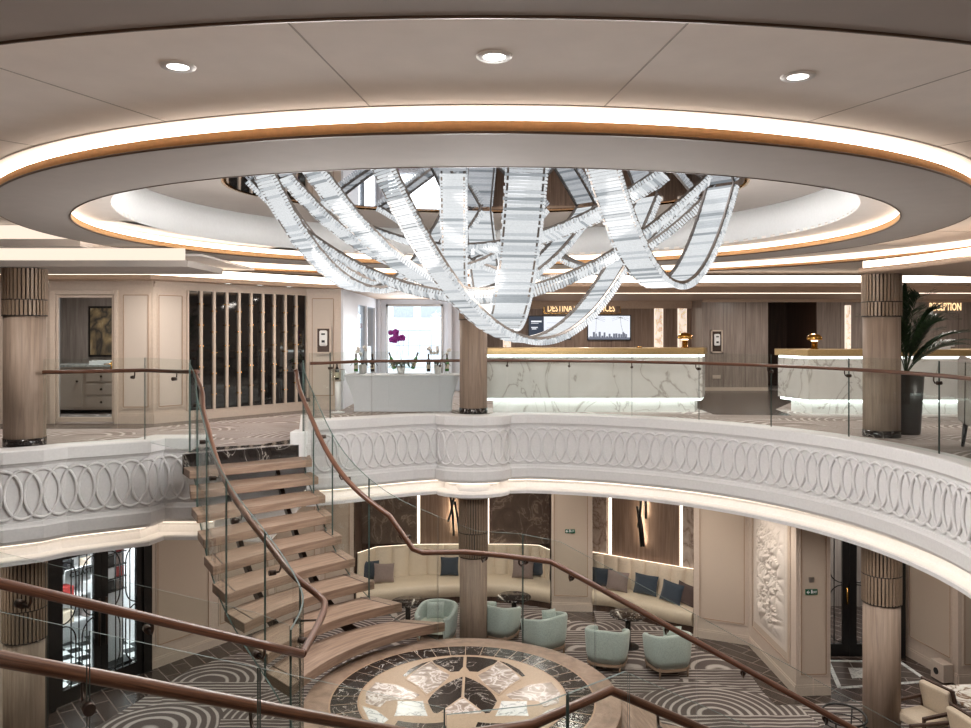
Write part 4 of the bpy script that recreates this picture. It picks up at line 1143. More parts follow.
def bottle(label, px, mat, z=TZ, tilt=0.0, dy=0.0, stand=True, grp='champagne bottles on the white table'):
    x = xat(px, TY-.1+dy); y = TY-.1+dy
    t = thing('champagne_bottle', label, 'bottle', (x, y, z+(.055 if stand else 0)), 0, grp)
    b = MB(); b.lathe(bottle_mesh(0), n=20); b.build('body', M[mat], t, world=False)
    b = MB(); b.lathe([(.0395, .05), (.0395, .13)], n=20, cap=False); b.build('label', M['label'], t, world=False)
    b = MB(); b.lathe([(.0150, .255), (.0170, .30), (.0178, .332), (0, .336)], n=16, cap=False); b.build('foil', M['bronze'], t, world=False)
    t.rotation_euler[1] = tilt
    if stand:
        s_ = thing('bottle_stand', 'little wire stand under the '+label, 'stand', (x, y, z), 0, 'wire stands under the bottles')
        b = MB(); b.lathe([(.036, .050), (.044, .050), (.044, .054), (.036, .054)], n=16)
        for k in range(3): a = 2*pi*k/3+.4; b.tube([(.04*cos(a), .04*sin(a), .052), (.062*cos(a), .062*sin(a), .003)], .004, 6)
        b.build('wire', M['steel'], s_, world=False)
    return t
bottle('green-glass bottle at the vestibule end of the white table', 356, 'bottle_green')
bottle('dark bottle between the small orchid and the big purple orchid', 372.5, 'bottle_dark')
bottle('dark bottle just beside the spray of small white orchids', 428.5, 'bottle_dark')
bottle('green-glass bottle at the column end of the white table', 447, 'bottle_green', dy=.1)
bw = thing('ice_bowl', 'wide clear bowl holding two tilted bottles behind the purple orchid', 'bowl', (xat(402, TY+.2), TY+.2, TZ))
b = MB(); b.lathe([(.10, 0), (.16, .03), (.24, .12), (.27, .2), (.262, .2), (.235, .125), (.155, .04), (0, .03)], n=36); b.build('bowl', M['glass'], bw, world=False)
b = MB(); b.lathe([(.262, .195), (.274, .2), (.262, .206)], n=36, cap=False); b.build('rim', M['steel'], bw, world=False)
bottle('green bottle leaning outward from the ice bowl, vestibule side', 394.5, 'bottle_green', TZ+.09, -.32, .25, False, 'tilted bottles in the ice bowl')
bottle('green bottle leaning outward from the ice bowl, column side', 412.5, 'bottle_green', TZ+.09, .32, .25, False, 'tilted bottles in the ice bowl')
def orchid(label, px, dy, potr, poth, leaves, stems, flowers, fmat, seed):
    x = xat(px, TY+dy); y = TY+dy; rnd = random.Random(seed)
    t = thing('potted_orchid', label, 'orchid', (x, y, TZ))
    b = MB(); b.lathe([(0, 0), (potr*.8, 0), (potr, poth), (potr*.93, poth), (potr*.9, poth-.02), (0, poth-.02)], n=28); b.build('pot', M['pot'], t, world=False)
    for i in range(leaves):
        a = 2*pi*i/leaves+rnd.uniform(-.3, .3); L = rnd.uniform(.20, .30); b = MB(); n = 6; base = len(b.v)
        for k in range(n+1):
            u = k/n; w = .052*sin(pi*min(1, u*.9+.08)); r = L*u; z = poth+.10*sin(u*pi*.75)-(.10*u*u)
            for sgn in (-1, 0, 1): b.vert((cos(a)*r-sin(a)*w*sgn, sin(a)*r+cos(a)*w*sgn, z+(0.008 if sgn else 0)))
        for k in range(n):
            for m in range(2): b.face([base+k*3+m, base+(k+1)*3+m, base+(k+1)*3+m+1, base+k*3+m+1], 0, True)
        o = b.build('leaf', M['leaf'], t, world=False); md = o.modifiers.new('t', 'SOLIDIFY'); md.thickness = .003
    for (dx, h, lean, nf) in stems:
        b = MB(); pts = [(dx*u*.4+lean*u*u, 0, poth+h*u) for u in [k/8 for k in range(9)]]
        b.tube(pts, .004, 6); b.build('stem', M['leaf'], t, world=False)
        for k in range(nf):
            u = 1-(.03 if flowers > .06 else .09)*k; px_, py_, pz_ = dx*u*.4+lean*u*u, rnd.uniform(-.02, .02), poth+h*u
            b = MB(); fr_ = flowers*rnd.uniform(.8, 1.1); cx_, cz_ = px_+rnd.uniform(-1, 1)*(.10 if flowers > .06 else .04), pz_+rnd.uniform(-1, 1)*(.10 if flowers > .06 else .03)
            for m in range(5):
                a = 2*pi*m/5+rnd.uniform(-.2, .2)+pi/2; base = len(b.v)
                for (rr_, ww_) in ((0, .2), (.5, .5), (.85, .42), (1.0, .1)):
                    for sgn in (-1, 1): b.vert((cx_+cos(a)*rr_*fr_-sin(a)*ww_*fr_*sgn, py_-.02-.006*m+.01*rr_, cz_+sin(a)*rr_*fr_+cos(a)*ww_*fr_*sgn))
                for w_ in range(3): b.face([base+w_*2, base+w_*2+1, base+w_*2+3, base+w_*2+2], 0, True)
            o = b.build('flower', M[fmat], t, world=False); md = o.modifiers.new('t', 'SOLIDIFY'); md.thickness = .004
    return t
orchid('tall purple orchid in a white pot at the middle of the table', 401, 0.0, .085, .16, 9, [(.0, .62, -.10, 9), (.12, .56, .02, 0)], .065, 'orchid', 1)
orchid('small orchid with a pink spike in a white pot, vestibule end of table', 362.5, 0.05, .075, .18, 6, [(-.1, .28, -.05, 4), (.05, .30, .02, 2)], .04, 'orchid_pale', 2)
orchid('spray of small white orchids in a white pot, column end of table', 437.5, 0.05, .075, .18, 7, [(-.25, .30, -.06, 5), (.05, .30, .0, 4), (.3, .28, .12, 3)], .034, 'orchid_pale', 3)
ib = thing('bucket_stand', 'slim stand carrying a clear ice bucket with one dark bottle, beside the white table', 'ice bucket', (xat(338, 15.2), 15.2, 0))
b = MB(); b.lathe([(.12, 0), (.13, .015), (.02, .03), (.015, .05)], n=24); b.lathe([(.055, .05), (.055, .58)], n=20); b.build('stand', M['white_plastic'], ib, world=False)
b = MB(); b.lathe([(.06, .58), (.12, .60), (.135, .72), (.125, .80), (.118, .80), (.126, .72), (.11, .61), (0, .6)], n=28); b.build('bucket', M['glass'], ib, world=False)
b = MB(); b.lathe([(.12, .80), (.128, .805), (.12, .81)], n=28, cap=False); b.build('rim', M['steel'], ib, world=False)
bb = thing('champagne_bottle', 'dark bottle standing in the clear ice bucket on the slim stand', 'bottle', (xat(337, 15.2), 15.2, .615))
b = MB(); b.lathe(bottle_mesh(0), n=20); b.build('body', M['bottle_dark'], bb, world=False)
b = MB(); b.lathe([(.0395, .04), (.0395, .14)], n=20, cap=False); b.build('label', M['label'], bb, world=False)

# ------------------------------------------------------------------ desks
def desk(label, poly_top, loc, H=1.2):
    """poly: plan outline of the gold top"""
    t = thing('service_desk', label, 'service desk', loc)
    c = Vector((sum(p[0] for p in poly_top)/len(poly_top), sum(p[1] for p in poly_top)/len(poly_top)))
    area = sum(poly_top[i][0]*poly_top[(i+1) % len(poly_top)][1]-poly_top[(i+1) % len(poly_top)][0]*poly_top[i][1] for i in range(len(poly_top)))
    pl = poly_top if area > 0 else poly_top[::-1]
    def inset(d):
        n = len(pl); out = []
        for i in range(n):
            a, b_, c_ = Vector(pl[i-1]), Vector(pl[i]), Vector(pl[(i+1) % n]); d1 = (b_-a).normalized(); d2 = (c_-b_).normalized()
            n1, n2 = Vector((-d1.y, d1.x)), Vector((-d2.y, d2.x)); m = (n1+n2).normalized(); m = m/max(.5, m.dot(n1)); out.append(tuple(b_+m*d))
        return out
    b = MB(); b.prism(pl, H-.12, H); b.build('gold_top', M['brass_matt'], t, bevel=.006)
    b = MB(); b.prism(inset(.05), H-.165, H-.12); b.build('upper_light', M['led_cool'], t)
    b = MB(); b.prism(inset(.04), .27, H-.165); b.build('marble_front', M['marble'], t)
    b = MB(); b.prism(inset(.07), .225, .27); b.build('lower_light', M['led_cool'], t)
    b = MB(); b.prism(inset(.19), 0, .225); b.build('plinth', M['marble'], t)
    return t
M['brass_matt'] = m_plain('matt_gold_counter', (186, 158, 110), .35, .5, var=.04)
desk('long marble service desk with gold counter and light strips, under the destination sign', [(-.05, 15.2), (4.06, 15.2), (4.3, 15.9), (4.3, 16.1), (-.05, 16.1)], (2, 15.6, 0))
desk('marble reception desk with gold counter and angled end beyond the palm', [(5.55, 15.75), (5.82, 14.8), (13.5, 14.8), (13.5, 15.8)], (8, 15.3, 0), 1.18)
def lamp(label, x, y, z):
    t = thing('table_lamp', label, 'table lamp', (x, y, z), 0, 'golden mushroom lamps on the desks')
    b = MB(); b.lathe([(0, 0), (.075, 0), (.075, .012), (.055, .02), (.055, .15), (.03, .17), (0, .17)], n=28); b.build('base', M['brass'], t, world=False)
    b = MB(); b.lathe([(0, .148), (.06, .148), (.06, .175), (0, .18)], n=28); b.build('glow_ring', M['led'], t, world=False)
    b = MB(); b.lathe([(.055, .165), (.13, .175), (.142, .19), (.135, .225), (.10, .265), (.05, .285), (0, .29)], n=32); b.build('shade', M['brass'], t, world=False)
    return t
lamp('gold mushroom lamp on the marble desk under the destination sign', xat(685, 15.6), 15.6, 1.2)
lamp('gold mushroom lamp on the reception desk in front of the dark corridor', xat(814.5, 15.3), 15.3, 1.18)
b = MB(); b.box(xat(637, 15.5), xat(642, 15.5), 15.45, 15.55, 1.2, 1.23); tag(b.build('desk_bell', M['brass'], None, loc=(xat(640, 15.5), 15.5, 1.2), bevel=.01), 'small brass bell block on the marble desk beside the lamp', 'bell')
for i, (px, w_) in enumerate(((937, .34), (943, .26))):
    b = MB(); z = 1.18+i*.05; b.box(xat(px, 15.3)-w_/2, xat(px, 15.3)+w_/2, 15.15, 15.4, z, z+.05); tag(b.build('folder', M['white_plastic'], None, loc=(xat(px, 15.3), 15.3, z)), ('white folder lying flat on the reception desk behind the palm', 'smaller white folder stacked on another on the reception desk')[i], 'folder')
# back-lit stone strips on the rear walls
def strip(label, x0, x1, y, z0=1.0, z1=ZLOW-.15):
    t = thing('light_column', label, 'wall light', ((x0+x1)/2, y, z0), 0, 'back-lit onyx strips on the rear wall')
    b = MB(); b.box(x0+.03, x1-.03, y-.05, y-.015, z0, z1); b.build('onyx_face', M['marble_lit'], t)
    b = MB(); b.box(x0, x0+.03, y-.03, y-.005, z0, z1); b.box(x1-.03, x1, y-.03, y-.005, z0, z1); b.build('edge_light', M['emissive_wash'], t)
strip('back-lit onyx strip partly behind the column, by the destination screens', xat(503, YD), xat(511, YD), YD)
strip('back-lit onyx strip next to the palm-tree screen', xat(654, YD), xat(663, YD), YD)
strip('back-lit onyx strip above the desk lamp, second from the palm-tree screen', xat(677.5, YD), xat(686.5, YD), YD)
strip('narrow back-lit onyx strip on the reception wall beside the corridor', xat(844.5, YR), xat(850.5, YR), YR)
# screens
def tv(label, x0, x1, z0, z1, y):
    t = thing('wall_screen', label, 'screen', ((x0+x1)/2, y, z0))
    b = MB(); b.box(x0, x1, y-.06, y-.005, z0, z1); b.build('housing', M['black_plastic'], t, bevel=.004)
    return t
x0, x1 = xat(528, YD), xat(571, YD); z0, z1 = zat(339.5, YD), zat(315.5, YD)
t = tv('wall screen with a slate information column and white page, beside the palm-tree screen', x0, x1, z0, z1, YD)
b = MB(); b.box(x0+.03, x0+.42, YD-.064, YD-.06, z0+.03, z1-.03); b.build('slate_column', M['screen_blue'], t)
b = MB(); b.box(x0+.42, x1-.03, YD-.064, YD-.06, z0+.03, z1-.03); b.build('white_page', M['screen_white'], t)
b = MB()
for zz, a0, a1, hh in ((z1-.16, .08, .36, .04), (z1-.21, .08, .28, .012), (z1-.32, .08, .26, .025), (z1-.36, .10, .22, .025)): b.box(x0+a0, x0+a1, YD-.067, YD-.064, zz-hh/2, zz+hh/2)
b.build('text_line', M['screen_white'], t)
b = MB()
for k in range(3): b.box(x0+.5, x0+.95, YD-.067, YD-.064, z1-.2-.13*k, z1-.195-.13*k)
b.build('page_rule', M['screen_mid'], t)
x0, x1 = xat(587, YD), xat(630.5, YD); z0, z1 = zat(340.5, YD), zat(315, YD)
t = tv('wall screen showing grey palm trees over a city skyline', x0, x1, z0, z1, YD)
b = MB(); b.box(x0+.025, x1-.025, YD-.064, YD-.06, z0+.03, z1-.025); b.build('sky_picture', M['screen_white'], t)
b = MB(); rnd = random.Random(4); x = x0+.06
while x < x1-.12:
    w_ = rnd.uniform(.03, .06); b.box(x, x+w_, YD-.067, YD-.064, z0+.07, z0+.10+rnd.uniform(.0, .16)); x += w_+rnd.uniform(0, .02)
b.box(x0+.025, x1-.025, YD-.067, YD-.064, z0+.03, z0+.085); b.build('skyline', M['screen_mid'], t)
b = MB()
for cx_, top, lean in ((x0+.24, z1-.10, -.03), (x1-.28, z1-.08, .14)):
    pts = [(cx_+lean*(1-u)*(1-u), YD-.070, z0+.06+(top-z0-.06)*u) for u in [k/6 for k in range(7)]]
    for p, q_ in zip(pts[:-1], pts[1:]): b.bar(p, q_, .004, .018, up=(0, 1, 0))
    for k in range(11):
        a = pi*(.0+.1*k)*1.25-.4; pr = None
        for u in range(5):
            r_ = .06*u; p = (cx_+cos(a)*r_, YD-.071, top+sin(a)*r_*.6-.35*r_*r_*4*.3)
            if p[2] > z1-.03 or p[0] > x1-.03 or p[0] < x0+.03: break
            if pr: b.bar(pr, p, .003, .028-.004*u, up=(0, 1, 0))
            pr = p
b.build('palm_silhouette', M['screen_dark'], t)
# signs
sg = thing('wall_sign', 'glowing sign in a thin gold outline above the screens', 'sign', (xat(582, YD), YD, zat(313, YD)))
xa, xb, za, zb = xat(543.5, YD), xat(620, YD), zat(313.5, YD), zat(301, YD)
b = MB()
for a0, a1, c0, c1 in ((xa, xa+.012, za, zb), (xb-.012, xb, za, zb), (xa, xb, za, za+.012), (xa, xb, zb-.012, zb)): b.box(a0, a1, YD-.075, YD-.06, c0, c1)
b.build('outline', M['brass'], sg)
b = MB(); b.box(xa, xb, YD-.062, YD-.005, za, zb); b.build('plaque', M['walnut'], sg)
text_obj('letters', 'DESTINATION SERVICES', xat(614.5, YD)-xat(547.5, YD), .19, ((xat(614.5, YD)+xat(547.5, YD))/2, YD-.066, zat(308.2, YD)), (1, 0, 0), (0, 0, 1), M['signglow'], sg, .012, .012)
sg = thing('wall_sign', 'glowing reception sign on the grey wood wall behind the palm fronds', 'sign', (xat(934, YR), YR, zat(312, YR)))
b = MB(); b.box(xat(924, YR)-.0, xat(966, YR), YR-.02, YR-.004, zat(313.5, YR), zat(300.5, YR)); b.build('plaque', M['walnut_grey'], sg)
text_obj('letters', 'RECEPTION', xat(960.5, YR)-xat(929, YR), .2, ((xat(960.5, YR)+xat(929, YR))/2, YR-.024, zat(306.7, YR)), (1, 0, 0), (0, 0, 1), M['signglow'], sg, .012, .012)

# ------------------------------------------------------------------ palm, wing chair
pt_ = thing('potted_palm', 'tall dark green palm in a charcoal planter beside the veneered column', 'palm', (6.2, 12.1, 0))
b = MB(); b.lathe([(0, 0), (.19, 0), (.20, .02), (.25, .88), (.235, .88), (.228, .83), (0, .83)], n=32); b.build('planter', M['planter'], pt_, world=False)
b = MB(); b.lathe([(0, .83), (.22, .84)], n=24, cap=False); b.build('soil', M['umber'], pt_, world=False)
rnd = random.Random(11)
FR = [(20, .9, 1.05), (65, .75, 1.3), (110, .7, 1.25), (130, .85, 1.0), (215, .55, .9), (255, .6, 1.1), (300, .95, .95), (340, 1.15, .75), (5, 1.3, .62), (40, 1.1, .8), (-30, 1.05, .55), (85, .5, 1.45), (280, .55, 1.35), (180, .12, 1.42), (320, .7, 1.15)]
for a_, reach, h in FR:
    a = radians(a_); n = 14; pts = []
    for k in range(n+1):
        u = k/n; pts.append(Vector((cos(a)*reach*.62*u**1.4, sin(a)*reach*.5*u**1.4, .83+h*(u*1.25-.38*u**3.2))))
    b = MB(); b.tube(pts, .006, 6, rr=[.010*(1-.8*k/n) for k in range(n+1)])
    for k in range(4, n+1):
        p = pts[k]; tg = (pts[k]-pts[k-1]).normalized(); sd = tg.cross(Vector((0, 0, 1))).normalized()
        for s_ in (-1, 1):
            for jj in (0, .5):
                L = .36*(1-.45*abs(k/n-.6))*rnd.uniform(.85, 1.1); d = (sd*s_*.75+tg*.75+Vector((0, 0, .15))).normalized(); p0 = p-tg*jj*.06; base = len(b.v)
                for u, w_ in ((0, .006), (.35, .017), (.7, .012), (1, .001)):
                    c_ = p0+d*L*u+Vector((0, 0, -.16*L*u*u)); wv = d.cross(Vector((0, 0, 1))).normalized()*w_
                    b.vert(c_+wv+Vector((0, 0, .004))); b.vert(c_-wv)
                for w_ in range(3): b.face([base+w_*2, base+w_*2+1, base+w_*2+3, base+w_*2+2])
    b.build('frond', M['palm'], pt_, world=False)
wc = thing('wing_chair', 'grey linen high-backed chair with dark legs at the balcony by reception', 'chair', (6.50, 10.35, 0), radians(-12))
b = MB(); b.box(-.36, .36, -.36, .34, .30, .46); b.build('seat', M['upholstery'], wc, world=False, bevel=.04)
b = MB(); b.obox((-.34, -.02, .73), (0, 1, .1), (1, 0, 0), (0, 0, 1), .36, .06, .43); bk = b.build('backrest', M['upholstery'], wc, world=False, bevel=.05)
b = MB(); b.tube([(-.42, -.02, .32), (-.415, -.02, .7), (-.41, -.02, 1.12)], .006, 6); b.build('seam', M['bronze'], bk, world=False)
for s_ in (-1, 1):
    b = MB(); b.box(-.32, .30, s_*.36-.05, s_*.36+.05, .30, .66); b.build('armrest', M['upholstery'], wc, world=False, bevel=.04)
    for xx in (-.30, .30):
        b = MB(); b.tube([(xx*1.1, s_*.32, 0), (xx, s_*.30, .31)], .03, 10, rr=[.020, .034]); b.build('leg', M['black'], wc, world=False)
# ------------------------------------------------------------------ lower lounge: wall finishes in the alcoves
def slab_on(A, B, px0, px1, z0, z1, o0, o1, name, mat, parent):
    """upright slab on plan line A-B between two sight lines, standing o0..o1 in front"""
    p, q_ = Vector(hit(px0, A, B)), Vector(hit(px1, A, B)); d = (q_-p); L = d.length; d.normalize(); n = Vector((d.y, -d.x))
    c = (p+q_)/2+n*((o0+o1)/2); b = MB(); b.obox((c.x, c.y, (z0+z1)/2), (d.x, d.y, 0), (n.x, n.y, 0), (0, 0, 1), L/2, (o1-o0)/2, (z1-z0)/2)
    return b.build(name, mat, parent)
ZB = -3.22
AL = ((-2.76, YA), (1.42, YA)); AR = (BA, BB)
def cladding(label, seg, spec, loc):
    t = thing('wall_cladding', label, 'wall panel', loc)
    for (a, c, nm, mt, o) in spec: slab_on(*seg, a, c, ZB if nm != 'led_strip' else ZB, ZT, .002 if nm != 'led_strip' else .02, o, nm, mt, t)
    return t
cladding('brown marble and walnut panels with edge lighting behind the curved banquette', AL, [(362, 416.5, 'marble_panel', M['marble_brown'], .07), (417.5, 420, 'led_strip', M['led'], .035), (421, 484.5, 'walnut_panel', M['walnut'], .05), (486, 489, 'led_strip', M['led'], .035), (490.5, 549, 'marble_panel', M['marble_brown'], .07)], (-.6, YA, ZB))
cladding('taupe marble and walnut panels with edge lighting behind the short banquette', AR, [(594, 608, 'marble_panel', M['marble_taupe'], .07), (609.5, 612, 'led_strip', M['led'], .035), (613, 679.5, 'walnut_panel', M['walnut'], .05), (680.5, 683, 'led_strip', M['led'], .035), (684, 697, 'marble_panel', M['marble_taupe'], .07)], (3.3, 17, ZB))
def sculpture(label, seg, bars, loc):
    t = thing('wall_sculpture', label, 'wall light', loc); A, B = seg
    for (p0, z0, p1, z1_) in bars:
        a, c = Vector(hit(p0, A, B)), Vector(hit(p1, A, B)); d = (Vector(B)-Vector(A)).normalized(); n = Vector((d.y, -d.x))
        y0 = a.y; b = MB()
        za, zb = EYE-(z0-HY)*a.y/F, EYE-(z1_-HY)*c.y/F
        b.tube([(a.x+n.x*.14, a.y+n.y*.14, za), ((a.x+c.x)/2+n.x*.16+.015, (a.y+c.y)/2+n.y*.16, (za+zb)/2), (c.x+n.x*.14, c.y+n.y*.14, zb)], .028, 8); b.build('bar', M['black'], t)
        b = MB(); b.bar((a.x+n.x*.10, a.y+n.y*.10, za-.03), (c.x+n.x*.10, c.y+n.y*.10, zb+.03), .012, .012); b.build('hidden_led', M['led_glow'], t)
    a = Vector(hit(bars[0][0], A, B)); n = Vector((0, -1))
    b = MB(); b.tube([(a.x, a.y-.05, EYE-(bars[0][1]+8-HY)*a.y/F), (a.x, a.y-.14, EYE-(bars[0][1]+8-HY)*a.y/F)], .02, 8); b.build('mount', M['bronze'], t)
    return t
sculpture('twisted black bar wall light beside the fluted column in the long alcove', AL, [(454.5, 494, 448.5, 520), (451, 496, 454, 534), (455, 500, 459.5, 534)], (-.6, 18.2, -2))
sculpture('twisted black bar wall light centred on the walnut panel of the short alcove', AR, [(644, 496, 641, 526), (640, 505, 644, 545), (648, 495, 648.5, 517), (643, 515, 646.5, 545)], (3.3, 17, -2))

# ------------------------------------------------------------------ banquettes
def banquette(label, front, back, nch, loc, seat_z=-3.83, back_top=ZB):
    """front and back: plan polylines with the same count, left to right"""
    t = thing('banquette', label, 'sofa', loc); n = len(front)-1
    front = [Vector(p) for p in front]; back = [Vector(p) for p in back]
    def lerp_path(P, u): k = min(n-1, int(u*n)); return P[k].lerp(P[k+1], u*n-k)
    b = MB(); N = 60; base = len(b.v)
    prof = [(0.07, Z1+.13), (0.0, Z1+.17), (-.03, seat_z-.12), (-.02, seat_z-.04), (.04, seat_z), (.55, seat_z+.0), (.80, seat_z-.01)]
    for i in range(N+1):
        u = i/N; f, g = lerp_path(front, u), lerp_path(back, u); d = (g-f).normalized(); puff = .012*abs(sin(pi*u*4))
        for (o, z) in prof: p = f+d*(o-puff*.3); b.vert((p.x, p.y, z+(puff if z > seat_z-.06 else 0)))
    m = len(prof)
    for i in range(N):
        for k in range(m-1): b.face([base+i*m+k, base+(i+1)*m+k, base+(i+1)*m+k+1, base+i*m+k+1], 0, True)
    b.face([base+k for k in reversed(range(m))]); b.face([base+N*m+k for k in range(m)])
    b.build('seat', M['leather'], t)
    b = MB(); P1 = [front[i]+(back[i]-front[i]).normalized()*.09 for i in range(n+1)]
    pts = [lerp_path(P1, i/40) for i in range(41)]
    b.sweep([(p.x, p.y) for p in pts], [(0, Z1), (0, Z1+.14), (-.02, Z1+.14), (-.02, Z1)], closed_prof=True); b.build('plinth', M['darkwood'], t)
    b = MB(); P2 = [lerp_path(front, i/40).lerp(lerp_path(back, i/40), 1.0)-(lerp_path(back, i/40)-lerp_path(front, i/40)).normalized()*.035 for i in range(41)]
    b.sweep([(p.x, p.y) for p in P2], [(0, back_top+.002), (0, back_top+.008), (-.02, back_top+.008), (-.02, back_top+.002)], closed_prof=True); b.build('top_light', M['cove_soft'], t)
    for c in range(nch):
        b = MB(); base = len(b.v); K = 8
        rows = [(seat_z-.05, .80), (seat_z+.2, .84), (back_top-.06, .92), (back_top, .95), (back_top+.0, 1.03)]
        for i in range(K+1):
            w = i/K; u = (c+w)/nch; f, g = lerp_path(front, u), lerp_path(back, u); d = (g-f).normalized(); L = (g-f).length
            puff = .06*max(0, 1-(2*w-1)**2)**.5
            for (z, fr) in rows:
                p = f+d*(L*fr-puff-.02) if fr < 1 else f+d*(L-.005); b.vert((p.x, p.y, z))
        m = len(rows)
        for i in range(K):
            for k in range(m-1): b.face([base+i*m+k, base+(i+1)*m+k, base+(i+1)*m+k+1, base+i*m+k+1], 0, True)
        b.build('back_channel', M['leather'], t)
    return t
fx = [-2.62, -2.1, -1.4, -.7, 0, .6, 1.05, 1.36]
banquette('long curved cream leather banquette with channelled back under brown marble', [(-2.62, 16.6), (-2.25, 16.95), (-1.5, 17.2), (-.7, 17.32), (0.05, 17.35), (.65, 17.25), (1.05, 17.08), (1.34, 16.92)],
          [(-2.74, 17.55), (-2.4, 18.05), (-1.6, 18.26), (-.75, 18.28), (.05, 18.28), (.75, 18.27), (1.2, 18.18), (1.40, 17.8)], 15, (-.6, 17.3, Z1))
banquette('short cream leather banquette with channelled back under the walnut panel', [(2.18, 16.82), (2.55, 16.72), (2.9, 16.44), (3.2, 16.08), (3.55, 15.82), (3.93, 15.58)],
          [(2.26, 17.66), (2.75, 17.32), (3.22, 17.0), (3.66, 16.70), (4.1, 16.40), (4.48, 16.14)], 9, (3.0, 16.4, Z1))
# scatter cushions
def cushion_mesh(w=.46, h=.40, th=.13):
    b = MB(); n = 10; base = len(b.v)
    for sgn in (1, -1):
        for i in range(n+1):
            for j in range(n+1):
                u, v = 2*i/n-1, 2*j/n-1; pin = 1-.06*(1-abs(u))*abs(v)**3-.06*(1-abs(v))*abs(u)**3
                t_ = max(0, (1-u**4)*(1-v**4))**.6
                b.vert((u*w/2*(1-.07*(1-v*v)*abs(u)), sgn*th/2*t_, v*h/2*(1-.07*(1-u*u)*abs(v))))
    for s_ in range(2):
        o = base+s_*(n+1)**2
        for i in range(n):
            for j in range(n):
                a = o+i*(n+1)+j; f = [a, a+n+1, a+n+2, a+1]; b.face(f if s_ == 0 else f[::-1], 0, True)
    return b
cush = {}
def cushion(label, x, y, mat, rz, ry=0.0, z=-3.83, w=.46, h=.40, grp='scatter cushions on the banquettes', rx=-.28):
    o = cushion_mesh(w, h).build('cushion', M[mat], None, world=False)
    o.location = (x, y, z+h/2*cos(rx)+.02); o.rotation_euler = (rx, ry, rz)
    tag(o, label, 'cushion', grp)
def on(px, y): return xat(px, y)
cushion('black cushion half hidden behind the taupe one at the stair end of the long banquette', on(369, 17.55), 17.62, 'navy', .5, .1)
cushion('taupe cushion at the stair end of the long banquette, leaning on a black one', on(384, 17.4), 17.42, 'taupe', .45, .12)
cushion('dark navy cushion alone on the long banquette beside the column', on(449.5, 17.9), 17.92, 'navy', 0, 0, w=.40, h=.40)
cushion('taupe cushion at the pier end of the long banquette', on(523, 17.7), 17.72, 'taupe', -.1, .05)
cushion('navy cushion tucked behind a taupe one at the pier end of the long banquette', on(537, 17.9), 17.9, 'navy', -.25, -.05, w=.42)
cushion('dark navy cushion at the sign-pier end of the short banquette', on(602, 17.15), 17.16, 'navy', -.35, 0, w=.44, h=.38)
cushion('silvery taupe cushion leaning on a navy one on the short banquette', on(617.5, 16.85), 16.85, 'taupe', -.45, .05)
cushion('navy cushion in the middle of the short banquette', on(646, 16.6), 16.62, 'navy', -.55, .03, w=.50)
cushion('navy cushion in front of the umber one on the short banquette', on(672, 16.1), 16.12, 'navy', -.7, .12)
cushion('umber brown cushion at the wall end of the short banquette', on(687, 15.95), 16.0, 'umber', -.8, .15)

# ------------------------------------------------------------------ tub chairs and tables
def tub_chair(label, loc, rz):
    t = thing('tub_chair', label, 'armchair', loc, rz, 'mint velvet tub chairs')
    b = MB(); N = 44; a0, a1 = radians(90+38), radians(90+322); base = len(b.v)
    def sq_(a, r): # rounded square plan
        c, s_ = cos(a), sin(a); k = (abs(c)**3.2+abs(s_)**3.2)**(-1/3.2); return r*k
    prof = lambda a: [(.345, .17), (.375, .30), (.40, None), (.385, 'top'), (.335, 'top'), (.325, None), (.31, .36)]
    for i in range(N+1):
        a = a0+(a1-a0)*i/N; back = .5-.5*sin(a); h = .54+.19*back**.7
        for (r, z) in prof(a):
            zz = h-.03 if z is None else (h if z == 'top' else z); rr_ = sq_(a, r)*.93; b.vert((cos(a)*rr_, sin(a)*rr_, zz))
    m = 7
    for i in range(N):
        for k in range(m-1): b.face([base+i*m+k, base+(i+1)*m+k, base+(i+1)*m+k+1, base+i*m+k+1], 0, True)
        b.face([base+i*m+m-1, base+(i+1)*m+m-1, base+(i+1)*m, base+i*m], 0)
    b.face([base+k for k in reversed(range(m))]); b.face([base+N*m+k for k in range(m)])
    b.build('shell', M['mint'], t, world=False)
    b = MB(); ringp = [(sq_(2*pi*k/40, .315)*.93*cos(2*pi*k/40), sq_(2*pi*k/40, .315)*.93*sin(2*pi*k/40)+.01) for k in range(40)]
    b.prism(ringp, .30, .43); b.build('seat_cushion', M['mint_in'], t, world=False, bevel=.03)
    b = MB(); r1 = [(sq_(2*pi*k/40, .36)*.93*cos(2*pi*k/40), sq_(2*pi*k/40, .36)*.93*sin(2*pi*k/40)) for k in range(40)]
    b.prism(r1, .125, .172); b.build('base_ring', M['legwood'], t, world=False)
    for a in (45, 135, 225, 315):
        x, y = .35*cos(radians(a)), .35*sin(radians(a)); b = MB(); b.tube([(x*1.02, y*1.02, 0), (x*1.0, y*1.0, .2)], .02, 10, rr=[.015, .022]); b.build('leg', M['legwood'], t, world=False)
    return t
tc = tub_chair('mint tub chair, its back to the viewer, beside the glass rail at the marble table', (xat(607.5, 14.05), 14.05, Z1+.012), radians(-18))
TG = 'mint velvet tub chairs'
dup(tc, (xat(667, 13.85), 13.85, Z1+.012), radians(14), 'mint tub chair at the stone-tile edge of the carpet, facing the short banquette', TG)
dup(tc, (xat(544, 14.7), 14.7, Z1+.012), radians(38), 'mint tub chair half hidden by the landing rim, close by the round black table', TG)
dup(tc, (.26, 15.28, Z1+.012), radians(-30), 'mint tub chair showing only its back between the column and the black table', TG)
dup(tc, (-.90, 15.05, Z1+.012), radians(165), 'mint tub chair glimpsed past the lowest stair treads, by the column', TG)
cg = 'mint pillows in the tub chairs'
